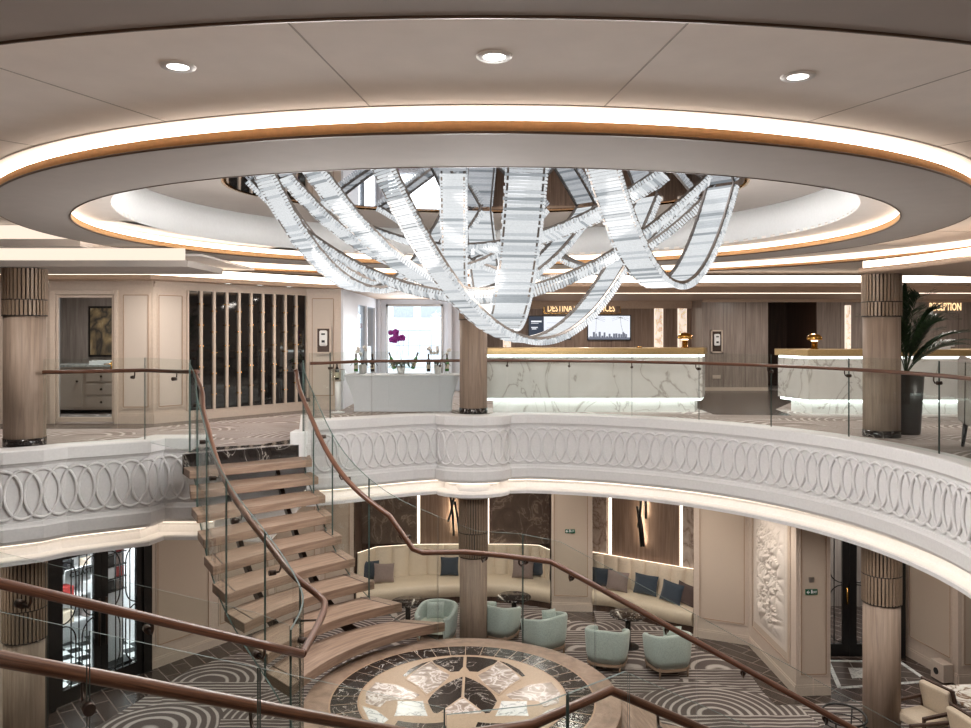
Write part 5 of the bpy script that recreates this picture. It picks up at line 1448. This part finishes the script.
cushion('mint pillow in the tub chair half hidden by the landing rim', xat(549, 14.9), 14.82, 'mint', radians(38), .1, Z1+.44, .34, .28, cg)
cushion('mint pillow in the tub chair at the stone-tile edge of the carpet', xat(672, 14.0), 13.97, 'mint', radians(14), .1, Z1+.44, .36, .28, cg)
cushion('mint pillow in the tub chair glimpsed past the stair treads', -.92, 15.12, 'mint', radians(20), .1, Z1+.46, .34, .30, cg)
def side_table(label, x, y, r=.33, h=.60):
    t = thing('round_table', label, 'table', (x, y, Z1+.012), 0, 'round black marble tables')
    b = MB(); b.lathe([(0, h-.03), (r-.01, h-.03), (r, h-.02), (r, h-.004), (r-.01, h), (0, h)], n=40); b.build('tabletop', M['marble_black'], t, world=False)
    b = MB(); b.lathe([(.05, .02), (.05, h-.03)], n=20); b.build('pedestal', M['black'], t, world=False)
    b = MB(); b.lathe([(0, 0), (.2, 0), (.2, .012), (.05, .03), (0, .03)], n=32); b.build('foot', M['black'], t, world=False)
    return t
st_ = side_table('round black marble table seen past the stair treads, before the taupe cushion', xat(408, 15.65), 15.65)
dup(st_, (xat(514, 15.95), 15.95, Z1+.012), 0, 'round black marble table between two mint chairs by the column', 'round black marble tables')
dup(st_, (xat(628, 14.95), 14.95, Z1+.012), 0, 'round black marble table in front of the short banquette, crossed by the rail', 'round black marble tables')
# lounge armchairs at the reception-side edge
ac = thing('lounge_armchair', 'beige armchair with dark timber frame beside the veneered lower column', 'armchair', (6.14, 11.55, Z1), radians(-70), 'dark framed lounge armchairs')
b = MB(); b.box(-.3, .3, -.3, .32, .30, .46); b.build('seat_cushion', M['leather'], ac, world=False, bevel=.04)
b = MB(); b.obox((0, .36, .66), (1, 0, 0), (0, 1, .25), (0, -.25, 1), .30, .06, .26); b.build('back_cushion', M['leather'], ac, world=False, bevel=.04)
b = MB()
b.obox((0, .44, .66), (1, 0, 0), (0, 1, .25), (0, -.25, 1), .34, .018, .29); b.build('back_frame', M['darkwood'], ac, world=False)
for s_ in (-1, 1):
    b = MB(); b.box(s_*.36-.03, s_*.36+.03, -.36, .44, .56, .61); b.box(s_*.36-.02, s_*.36+.02, -.36, .44, .24, .29); b.build('arm_frame', M['darkwood'], ac, world=False, bevel=.008)
    for yy in (-.34, .42):
        b = MB(); b.box(s_*.36-.022, s_*.36+.022, yy-.022, yy+.022, 0, .60); b.build('leg', M['darkwood'], ac, world=False)
ac.scale = (.8, .8, .8)
dup(ac, (6.02, 10.75, Z1), radians(-80), 'beige armchair with dark timber frame at the gold-veined marble table, cut by the picture edge', 'dark framed lounge armchairs')
mt = thing('marble_table', 'low square gold-veined white marble table at the lounge edge', 'table', (7.1, 11.55, Z1))
b = MB(); b.prism([(6.50, 11.95), (7.7, 12.05), (7.7, 10.9), (6.70, 10.95)], Z1+.56, Z1+.60); b.build('tabletop', M['marble_gold'], mt, bevel=.008)
b = MB(); b.box(6.95, 7.35, 11.2, 11.7, Z1, Z1+.56); b.build('pedestal', M['black'], mt)
wch = thing('wire_chair', 'black wire-backed chair just showing beside the lower column foot', 'chair', (xat(844, 11.0), 11.0, Z1)); wch.scale = (.85, .85, .85)
b = MB()
b.tube([(.33*cos(radians(a)), .33*sin(radians(a)), .72+.03*sin(radians(a))) for a in range(0, 360, 12)], .018, 8, True); b.build('back_hoop', M['black'], wch, world=False)
b = MB(); b.tube([(.30*cos(radians(a)), .30*sin(radians(a)), .60) for a in range(0, 360, 12)], .010, 8, True); b.build('mid_hoop', M['black'], wch, world=False)
b = MB(); b.lathe([(0, .42), (.3, .42), (.31, .44), (.3, .47), (0, .48)], n=32); b.build('seat', M['umber'], wch, world=False)
for a in (45, 135, 225, 315):
    x, y = cos(radians(a)), sin(radians(a)); b = MB(); b.tube([(.30*x, .30*y, 0), (.28*x, .28*y, .43), (.325*x, .325*y, .72)], .012, 8); b.build('leg', M['black'], wch, world=False)

# ------------------------------------------------------------------ relief artwork, exit signs, small fittings
M['relief'] = m_plain('warm_white_relief', (206, 196, 186), .6, var=.02)
rel = thing('relief_panel', 'tall white crumpled-petal relief panel lit from above on the lounge pier', 'wall art', (4.86, 14.0, Z1+.5))
d = Vector((W2[0]-W1[0], W2[1]-W1[1])); Lr = d.length; d.normalize(); n2_ = Vector((d.y, -d.x))
def relp(s, o, z): return (W1[0]+d.x*s+n2_.x*o, W1[1]+d.y*s+n2_.y*o, z)
b = MB(); zr0, zr1 = Z1+.62, ZT-.12; s0, s1 = .35, 1.66; NX, NZ = 46, 80; rnd = random.Random(5)
b.face([b.vert(relp(s0-.08, .008, zr0-.08)), b.vert(relp(s1+.08, .008, zr0-.08)), b.vert(relp(s1+.08, .008, zr1)), b.vert(relp(s0-.08, .008, zr1))])
b.build('backing', M['relief'], rel)
ctr = [(rnd.uniform(.15, .85), rnd.uniform(.04, .84), rnd.uniform(0, 6.28), rnd.choice((5, 6, 7))) for _ in range(30)]
b = MB(); base = 0
for i in range(NX+1):
    for j in range(NZ+1):
        u, v = i/NX, j/NZ; h = 0
        best = min(ctr, key=lambda c: (u-c[0])**2+((v-c[1])*1.9)**2); dx, dz = u-best[0], (v-best[1])*1.9; rr_ = sqrt(dx*dx+dz*dz); th = atan2(dz, dx)
        h = (.055*abs(sin(th*best[3]/2+best[2]))*(min(1, rr_/.12))*(1-.3*rr_)+.02)
        env = min(1, max(0, (.5-abs(u-.5))*5))*min(1, max(0, v*9))*min(1, max(0, (.9-v)*7))
        b.vert(relp(s0+(s1-s0)*u, .012+h*env, zr0+(zr1-zr0)*v))
for i in range(NX):
    for j in range(NZ): a = i*(NZ+1)+j; b.face([a, a+NZ+1, a+NZ+2, a+1])
b.build('petal_relief', M['relief'], rel)
def exit_sign(label, c, right, w=.30, h=.10, arrow='<'):
    t = thing('exit_sign', label, 'sign', c); R = Vector(right).normalized(); n = Vector((R.y, -R.x, 0)); c = Vector(c)
    b = MB(); b.obox(c+n*.012, R, n, (0, 0, 1), w/2, .012, h/2); b.build('plate', M['green_sign'], t)
    text_obj('letters', 'EXIT', w*.36, h*.42, c+R*(w*.24)+n*.024, R, (0, 0, 1), M['white_plastic'], t, .004, .01)
    b = MB(); p = c+n*.027
    # running figure pictogram and arrow
    b.obox(p+R*(-.02*w), R, n, (0, 0, 1), .010, .002, h*.26); b.obox(p+R*(-.02*w)+Vector((0, 0, h*.33)), R, n, (0, 0, 1), .010, .002, .010)
    b.obox(p+R*(-.28*w), R, n, (0, 0, 1), w*.10, .002, .006); b.obox(p+R*(-.36*w)+Vector((0, 0, .012)), R+Vector((0, 0, .8)), n, (0, 0, 1), .02, .002, .005); b.obox(p+R*(-.36*w)-Vector((0, 0, .012)), R-Vector((0, 0, .8)), n, (0, 0, 1), .02, .002, .005)
    b.build('pictogram', M['white_plastic'], t)
pA = hit(570, (1.36, 16.92), (2.20, 16.86)); exit_sign('small green exit sign on the pale pier between the two alcoves', (pA[0], pA[1]-.006, zat(531, 16.89)), (1, -.07, 0), .20, .075)
pA = hit(811, W2, W3); exit_sign('small green exit sign under a switch on the pier by the black door', (pA[0], pA[1]-.006, zat(591.5, 12.98)), (1, .07, 0), .19, .085)
pB = hit(811, W2, W3); b = MB(); b.box(pB[0]-.04, pB[0]+.04, pB[1]-.02, pB[1]-.002, zat(582, 12.98), zat(577, 12.98)); tag(b.build('wall_switch', M['steel'], None, loc=(pB[0], pB[1]-.01, zat(582, 12.98))), 'small steel switch plate above the exit sign on the pier', 'switch')
ul = thing('floor_uplight', 'pale box uplight with a round black lens at the foot of the panelled wall', 'uplight', (7.52, 13.55, Z1))
b = MB(); b.obox((7.54, 13.55, Z1+.16), (.16, -1, 0), (1, .16, 0), (0, 0, 1), .15, .09, .15); b.build('box', M['lacquer'], ul, bevel=.008)
b = MB(); b.tube([(7.48, 13.56, Z1+.15), (7.44, 13.553, Z1+.15)], .055, 16); b.build('lens', M['black'], ul)

# ------------------------------------------------------------------ black doors
def iron_leaf(t, A, B, z0, z1, name='door_leaf', arcs=True):
    A, B = Vector(A), Vector(B); d = (B-A); L = d.length; d.normalize(); n = Vector((d.y, -d.x))
    def P_(s, z, o=0): return (A.x+d.x*s+n.x*o, A.y+d.y*s+n.y*o, z)
    def bx(b, s0, s1, za, zb, o0=-.025, o1=.025):
        c = P_((s0+s1)/2, (za+zb)/2, (o0+o1)/2); b.obox(c, (d.x, d.y, 0), (n.x, n.y, 0), (0, 0, 1), (s1-s0)/2, (o1-o0)/2, (zb-za)/2)
    b = MB(); fr_ = .12; bx(b, 0, fr_, z0, z1); bx(b, L-fr_, L, z0, z1); bx(b, fr_, L-fr_, z1-.12, z1); bx(b, fr_, L-fr_, z0, z0+.22); lf = b.build(name, M['black'], t)
    b = MB(); bx(b, fr_, L-fr_, z0+.22, z1-.12, -.005, .005); b.build('glass', M['window_glass'], lf)
    b = MB(); g0, g1 = fr_, L-fr_; w = g1-g0; zm = (z0+.22+z1-.12)/2
    for s in (g0+.25*w, g0+.5*w, g0+.75*w): b.tube([P_(s, z0+.22, .03), P_(s, z1-.12, .03)], .010, 6)
    for (sc, dr_) in ((g0, 1), (g1, -1)):
        for (zc, up) in ((z1-.12-.30, 1), (zm+.28, -1), (zm-.28, 1), (z0+.22+.30, -1)):
            b.tube([P_(sc+dr_*.40*w*cos(a), zc+up*.26*sin(a), .03) for a in [pi/2*k/10 for k in range(11)]], .011, 6)
        for (za, zb) in ((zm+.28, z1-.42), (z0+.52, zm-.28)): b.tube([P_(sc+dr_*.40*w, za, .03), P_(sc+dr_*.40*w, zb, .03)], .011, 6)
    b.build('ironwork', M['black'], lf)
    return P_, L, lf
dd = (Vector(DB)-Vector(DA)).normalized(); LD = (Vector(DB)-Vector(DA)).length; mid = Vector(DA)+dd*(LD/2)
d2 = shell('door_2'); ZDT = Z1+2.42
b = MB(); nn_ = Vector((dd.y, -dd.x))
for s0_, s1_, za, zb in ((0, .16, Z1, ZDT+.1), (LD-.16, LD, Z1, ZDT+.1), (0, LD, ZDT-.04, ZT)):
    c = Vector(DA)+dd*((s0_+s1_)/2); b.obox((c.x, c.y, (za+zb)/2), (dd.x, dd.y, 0), (nn_.x, nn_.y, 0), (0, 0, 1), (s1_-s0_)/2, .06, (zb-za)/2)
b.build('door_frame', M['black'], d2)
for (a, c, hs) in ((.16, LD/2-.004, -1), (LD/2+.004, LD-.16, 1)):
    p, q_ = Vector(DA)+dd*a, Vector(DA)+dd*c; P_, L, lf = iron_leaf(d2, p, q_, Z1+.02, ZDT-.05)
    b = MB(); s = L-.06 if hs < 0 else .06; b.tube([P_(s, Z1+.75, .07), P_(s, Z1+1.5, .07)], .02, 8); b.build('pull_handle', M['bronze'], lf)
d3 = shell('door_3')
b = MB(); b.box(5.47, 5.57, 14.44, 14.56, Z1, ZT); b.box(7.29, 7.40, 14.44, 14.56, Z1, ZT); b.box(5.57, 7.29, 14.44, 14.56, Z1+2.5, ZT); b.build('door_frame', M['black'], d3)
for (a, c, hs) in ((5.57, 6.426, -1), (6.434, 7.29, 1)):
    P_, L, lf = iron_leaf(d3, (a, 14.5), (c, 14.5), Z1+.02, Z1+2.5)
    if hs < 0:
        b = MB(); b.tube([P_(L-.05, Z1+.95, .05), P_(L-.05, Z1+1.25, .05)], .016, 8); b.build('pull_handle', M['brass'], lf)
b = MB(); b.box(5.2, 8.8, 17.2, 17.3, Z1, ZT); b.box(5.3, 5.4, 14.6, 17.3, Z1, ZT); b.box(8.8, 8.9, 14.7, 17.3, Z1, ZT); struct(b.build('inner_room_wall', M['walnut_grey']))
# shop behind the ironwork doors
sn = Vector((-dd.y, dd.x))
def SP(s, o): return Vector(DA)+dd*s+sn*o
b = MB()
for (p, q_) in ((SP(-.6, 2.4), SP(2.6, 2.4)), (SP(-.6, 0.1), SP(-.6, 2.4)), (SP(2.6, 2.4), SP(2.6, .1))): b.bar((p.x, p.y, (Z1+ZT)/2), (q_.x, q_.y, (Z1+ZT)/2), .06, ZT-Z1)
struct(b.build('shop_wall', M['shop_white']))
b = MB(); b.prism([SP(-.6, .1), SP(2.6, .1), SP(2.6, 2.4), SP(-.6, 2.4)], Z1, Z1+.006); struct(b.build('shop_floor', M['checker']))
shf = thing('shop_shelf', 'white shop shelving with boards against the back wall behind the ironwork doors', 'shelf', (SP(1, 2.2).x, SP(1, 2.2).y, Z1))
for z in (Z1+.5, Z1+.95, Z1+1.4, Z1+1.85):
    p, q_ = SP(-.3, 2.15), SP(2.5, 2.15); b = MB(); b.bar((p.x, p.y, z), (q_.x, q_.y, z), .4, .03); b.build('board', M['shop_white'], shf)
for s in (-.3, 1.1, 2.5):
    p = SP(s, 2.15); b = MB(); b.obox((p.x, p.y, Z1+1.0), (dd.x, dd.y, 0), (sn.x, sn.y, 0), (0, 0, 1), .02, .2, 1.0); b.build('upright', M['shop_white'], shf)
rnd = random.Random(8)
gi = 0
for zi, z in enumerate((Z1+.515, Z1+.965, Z1+1.415)):
    for k in range(5):
        s = -.05+k*.55; p = SP(s, 2.05); h = rnd.uniform(.14, .24); mt_ = ['red', 'shop_white', 'black_plastic', 'leather', 'taupe'][(k+zi*2) % 5]
        nm = ['red', 'white', 'black', 'cream', 'taupe'][(k+zi*2) % 5]
        b = MB(); b.obox((p.x, p.y, z+h/2+.001), (dd.x, dd.y, 0), (sn.x, sn.y, 0), (0, 0, 1), .15, .12, h/2)
        tag(b.build('gift_box', M[mt_], None, loc=(p.x, p.y, z), bevel=.006), '%s box, %s from the hinge end, on the %s shop shelf board' % (nm, ('first', 'second', 'third', 'fourth', 'fifth')[k], ('lowest', 'second', 'third')[zi]), 'box', 'boxes on the shop shelves')
p = SP(.92, .5); sgn_ = thing('shop_sign', 'white shop sign with black letters seen through the ironwork door', 'sign', (p.x, p.y, -2.5))
b = MB(); b.obox((p.x, p.y, -2.42), (dd.x, dd.y, 0), (sn.x, sn.y, 0), (0, 0, 1), .27, .012, .085); b.build('board', M['shop_white'], sgn_)
b = MB()
for s_ in (-.2, .2): c = SP(.92+s_, .5); b.tube([(c.x, c.y, -2.34), (c.x, c.y, ZT)], .006, 6)
b.build('hanger', M['black'], sgn_)
p2 = SP(.92, .485); text_obj('letters', 'COAST', .40, .09, (p2.x, p2.y, -2.42), (dd.x, dd.y, 0), (0, 0, 1), M['black_plastic'], sgn_, .006, .01)
rk = thing('magazine_rack', 'white slanted magazine rack behind the door leaf next to the pale wall', 'rack', (SP(1.62, .75).x, SP(1.62, .75).y, Z1))
c = SP(1.62, .80); b = MB(); b.obox((c.x, c.y, Z1+1.08), (dd.x, dd.y, 0), (sn.x, sn.y, 0), (0, 0, 1), .30, .02, 1.08); b.build('back_board', M['shop_white'], rk)
b = MB(); c = SP(1.62, .68); b.obox((c.x, c.y, Z1+.03), (dd.x, dd.y, 0), (sn.x, sn.y, 0), (0, 0, 1), .30, .14, .03); b.build('foot', M['black'], rk)
for r_ in range(4):
    z = Z1+1.28+.215*r_; c = SP(1.62, .74); b = MB(); b.obox((c.x, c.y, z), (dd.x, dd.y, 0), (sn.x, sn.y, 0), (0, 0, 1), .30, .05, .008); b.build('ledge', M['black'], rk)
    for k in range(3):
        nm, mt_ = (('red', 'red'), ('white', 'white_plastic'), ('taupe', 'taupe'), ('black', 'black_plastic'))[(r_*2+k*3) % 4]
        c = SP(1.43+.19*k, .73); b = MB(); b.obox((c.x, c.y, z+.098), (dd.x, dd.y, 0), (sn.x, sn.y, .12), (0, 0, 1), .08, .006, .088)
        tag(b.build('magazine', M[mt_], None, loc=(c.x, c.y, z)), '%s magazine, %s along the %s ledge of the shop rack' % (nm, ('first', 'second', 'third')[k], ('lowest', 'second', 'third', 'topmost')[r_]), 'magazine', 'magazines on the shop rack')

# ------------------------------------------------------------------ light
def area(name, loc, size, power, color=(1, .9, .8), rot=(0, 0, 0), shape='DISK', spread=pi):
    l = bpy.data.lights.new(name, 'AREA'); l.energy = power; l.color = color; l.shape = shape; l.size = size; l.spread = spread
    o = bpy.data.objects.new(name, l); COL.objects.link(o); o.location = loc; o.rotation_euler = rot; return o
def spot(name, loc, power, angle=100, blend=.8, color=(1, .9, .8), rot=(0, 0, 0), r=.05):
    l = bpy.data.lights.new(name, 'SPOT'); l.energy = power; l.color = color; l.spot_size = radians(angle); l.spot_blend = blend; l.shadow_soft_size = r
    o = bpy.data.objects.new(name, l); COL.objects.link(o); o.location = loc; o.rotation_euler = rot; return o
def point(name, loc, power, color=(1, .9, .8), r=.1):
    l = bpy.data.lights.new(name, 'POINT'); l.energy = power; l.color = color; l.shadow_soft_size = r
    o = bpy.data.objects.new(name, l); COL.objects.link(o); o.location = loc; return o
WARM = (1, .92, .84); NEUT = (1, .95, .90)
# unseen fill lamps added under the lower deck ceiling
for x, y, p in ((-5.2, 12.0, 60), (-3.6, 14.2, 60), (-2.2, 16.0, 50), (-.9, 16.6, 60), (.8, 16.4, 60), (2.4, 15.4, 60), (3.6, 14.6, 60), (4.3, 13.2, 50), (6.0, 13.4, 60), (7.2, 12.2, 60), (5.4, 10.5, 70), (-6.8, 10.2, 50), (-5.6, 8.2, 60)):
    area('lower_fill', (x, y, -1.44), .35, p*DIM_LOW, WARM)
for s, o in ((.5, 1.2), (1.5, 1.2)): area('shop_light', (SP(s, o).x, SP(s, o).y, ZT-.03), .8, 70, (1, .98, .96))
area('inner_room_fill', (6.8, 15.8, ZT-.03), .5, 90, WARM)  # unseen lamp added to brighten the room behind the black doors
# extra fill lamps without fittings, added along the upper deck ceiling
for x, y, p in ((-7, 12.0, 45), (-5.0, 12.6, 45), (-3.3, 14.2, 45), (-1.6, 16.4, 45), (1.0, 16.6, 45), (3.2, 16.8, 45), (6.5, 16.5, 45), (9.5, 16.2, 45), (2.5, 20.5, 50), (6.5, 19.5, 50), (10.5, 19.5, 50), (7.4, 13.2, 40), (7.5, 10.6, 40), (1.5, 14.6, 30), (5.2, 13.6, 30)):
    area('upper_fill', (x, y, ZLOW-.02), .35, p*DIM_UP, WARM)
area('pantry_light', (-6.9, 14.7, ZLOW-.03), .5, 30, WARM)
# daylight in the vestibule
area('vestibule_daylight', (-1.8, YV-.15, 1.3), 1.3, 45, (.95, .98, 1.0), (radians(-90), 0, 0), 'SQUARE')
area('vestibule_side_daylight', (-2.7, 19.1, 1.2), 1.6, 40, (.95, .98, 1.0), (0, radians(-90), 0), 'SQUARE')
# ceiling wash: unseen fill lamps added in empty air at chandelier height
for x, y in ((-1.7, 8.4), (0, 9.4), (1.7, 8.6), (0, 7.8)): point('chandelier_fill', (x, y, 1.85), 55*DIM_CH, (1, .97, .94), .6)
for x, y in ((-1.44, 3.84), (.04, 3.70), (1.52, 3.99)): spot('ceiling_downlight', (x, y, ZC-.03), 130, 110, .9, NEUT)
for a in range(0, 360, 45): pz = circ(5.8, radians(a)); spot('ring_fill', (pz[0], pz[1], ZC-.03), 110, 120, .9, NEUT)  # further fill spots added round the raised ceiling, no fittings modelled
# soft wash from an unseen lamp added over the near lobby
area('near_lobby_fill', (0, 1.5, 2.5), 3.0, 60, NEUT)

# relief panel picture light
area('relief_light', relp(1.0, .35, ZT-.03), .3, 3, WARM)

w = bpy.data.worlds.new('sky'); SC.world = w; w.use_nodes = True
bg = w.node_tree.nodes['Background']; bg.inputs[0].default_value = (.97, .98, 1.0, 1); bg.inputs[1].default_value = 4.0

# ------------------------------------------------------------------ camera
cam = bpy.data.cameras.new('camera'); co = bpy.data.objects.new('camera', cam); COL.objects.link(co)
co.location = (0, 0, EYE); co.rotation_euler = (radians(90), 0, 0)
cam.sensor_width = 36; cam.lens = F/971*36; cam.shift_y = -(364-HY)/971; cam.clip_start = .05; cam.clip_end = 200
SC.camera = co
vs = SC.view_settings; vs.view_transform = 'Standard'; vs.look = 'None'; vs.gamma = 1; vs.exposure = 0.0
SC.cycles.max_bounces = 8; SC.cycles.transparent_max_bounces = 24; SC.cycles.diffuse_bounces = 4; SC.cycles.use_denoising = True
SC.cycles.sample_clamp_indirect = 4
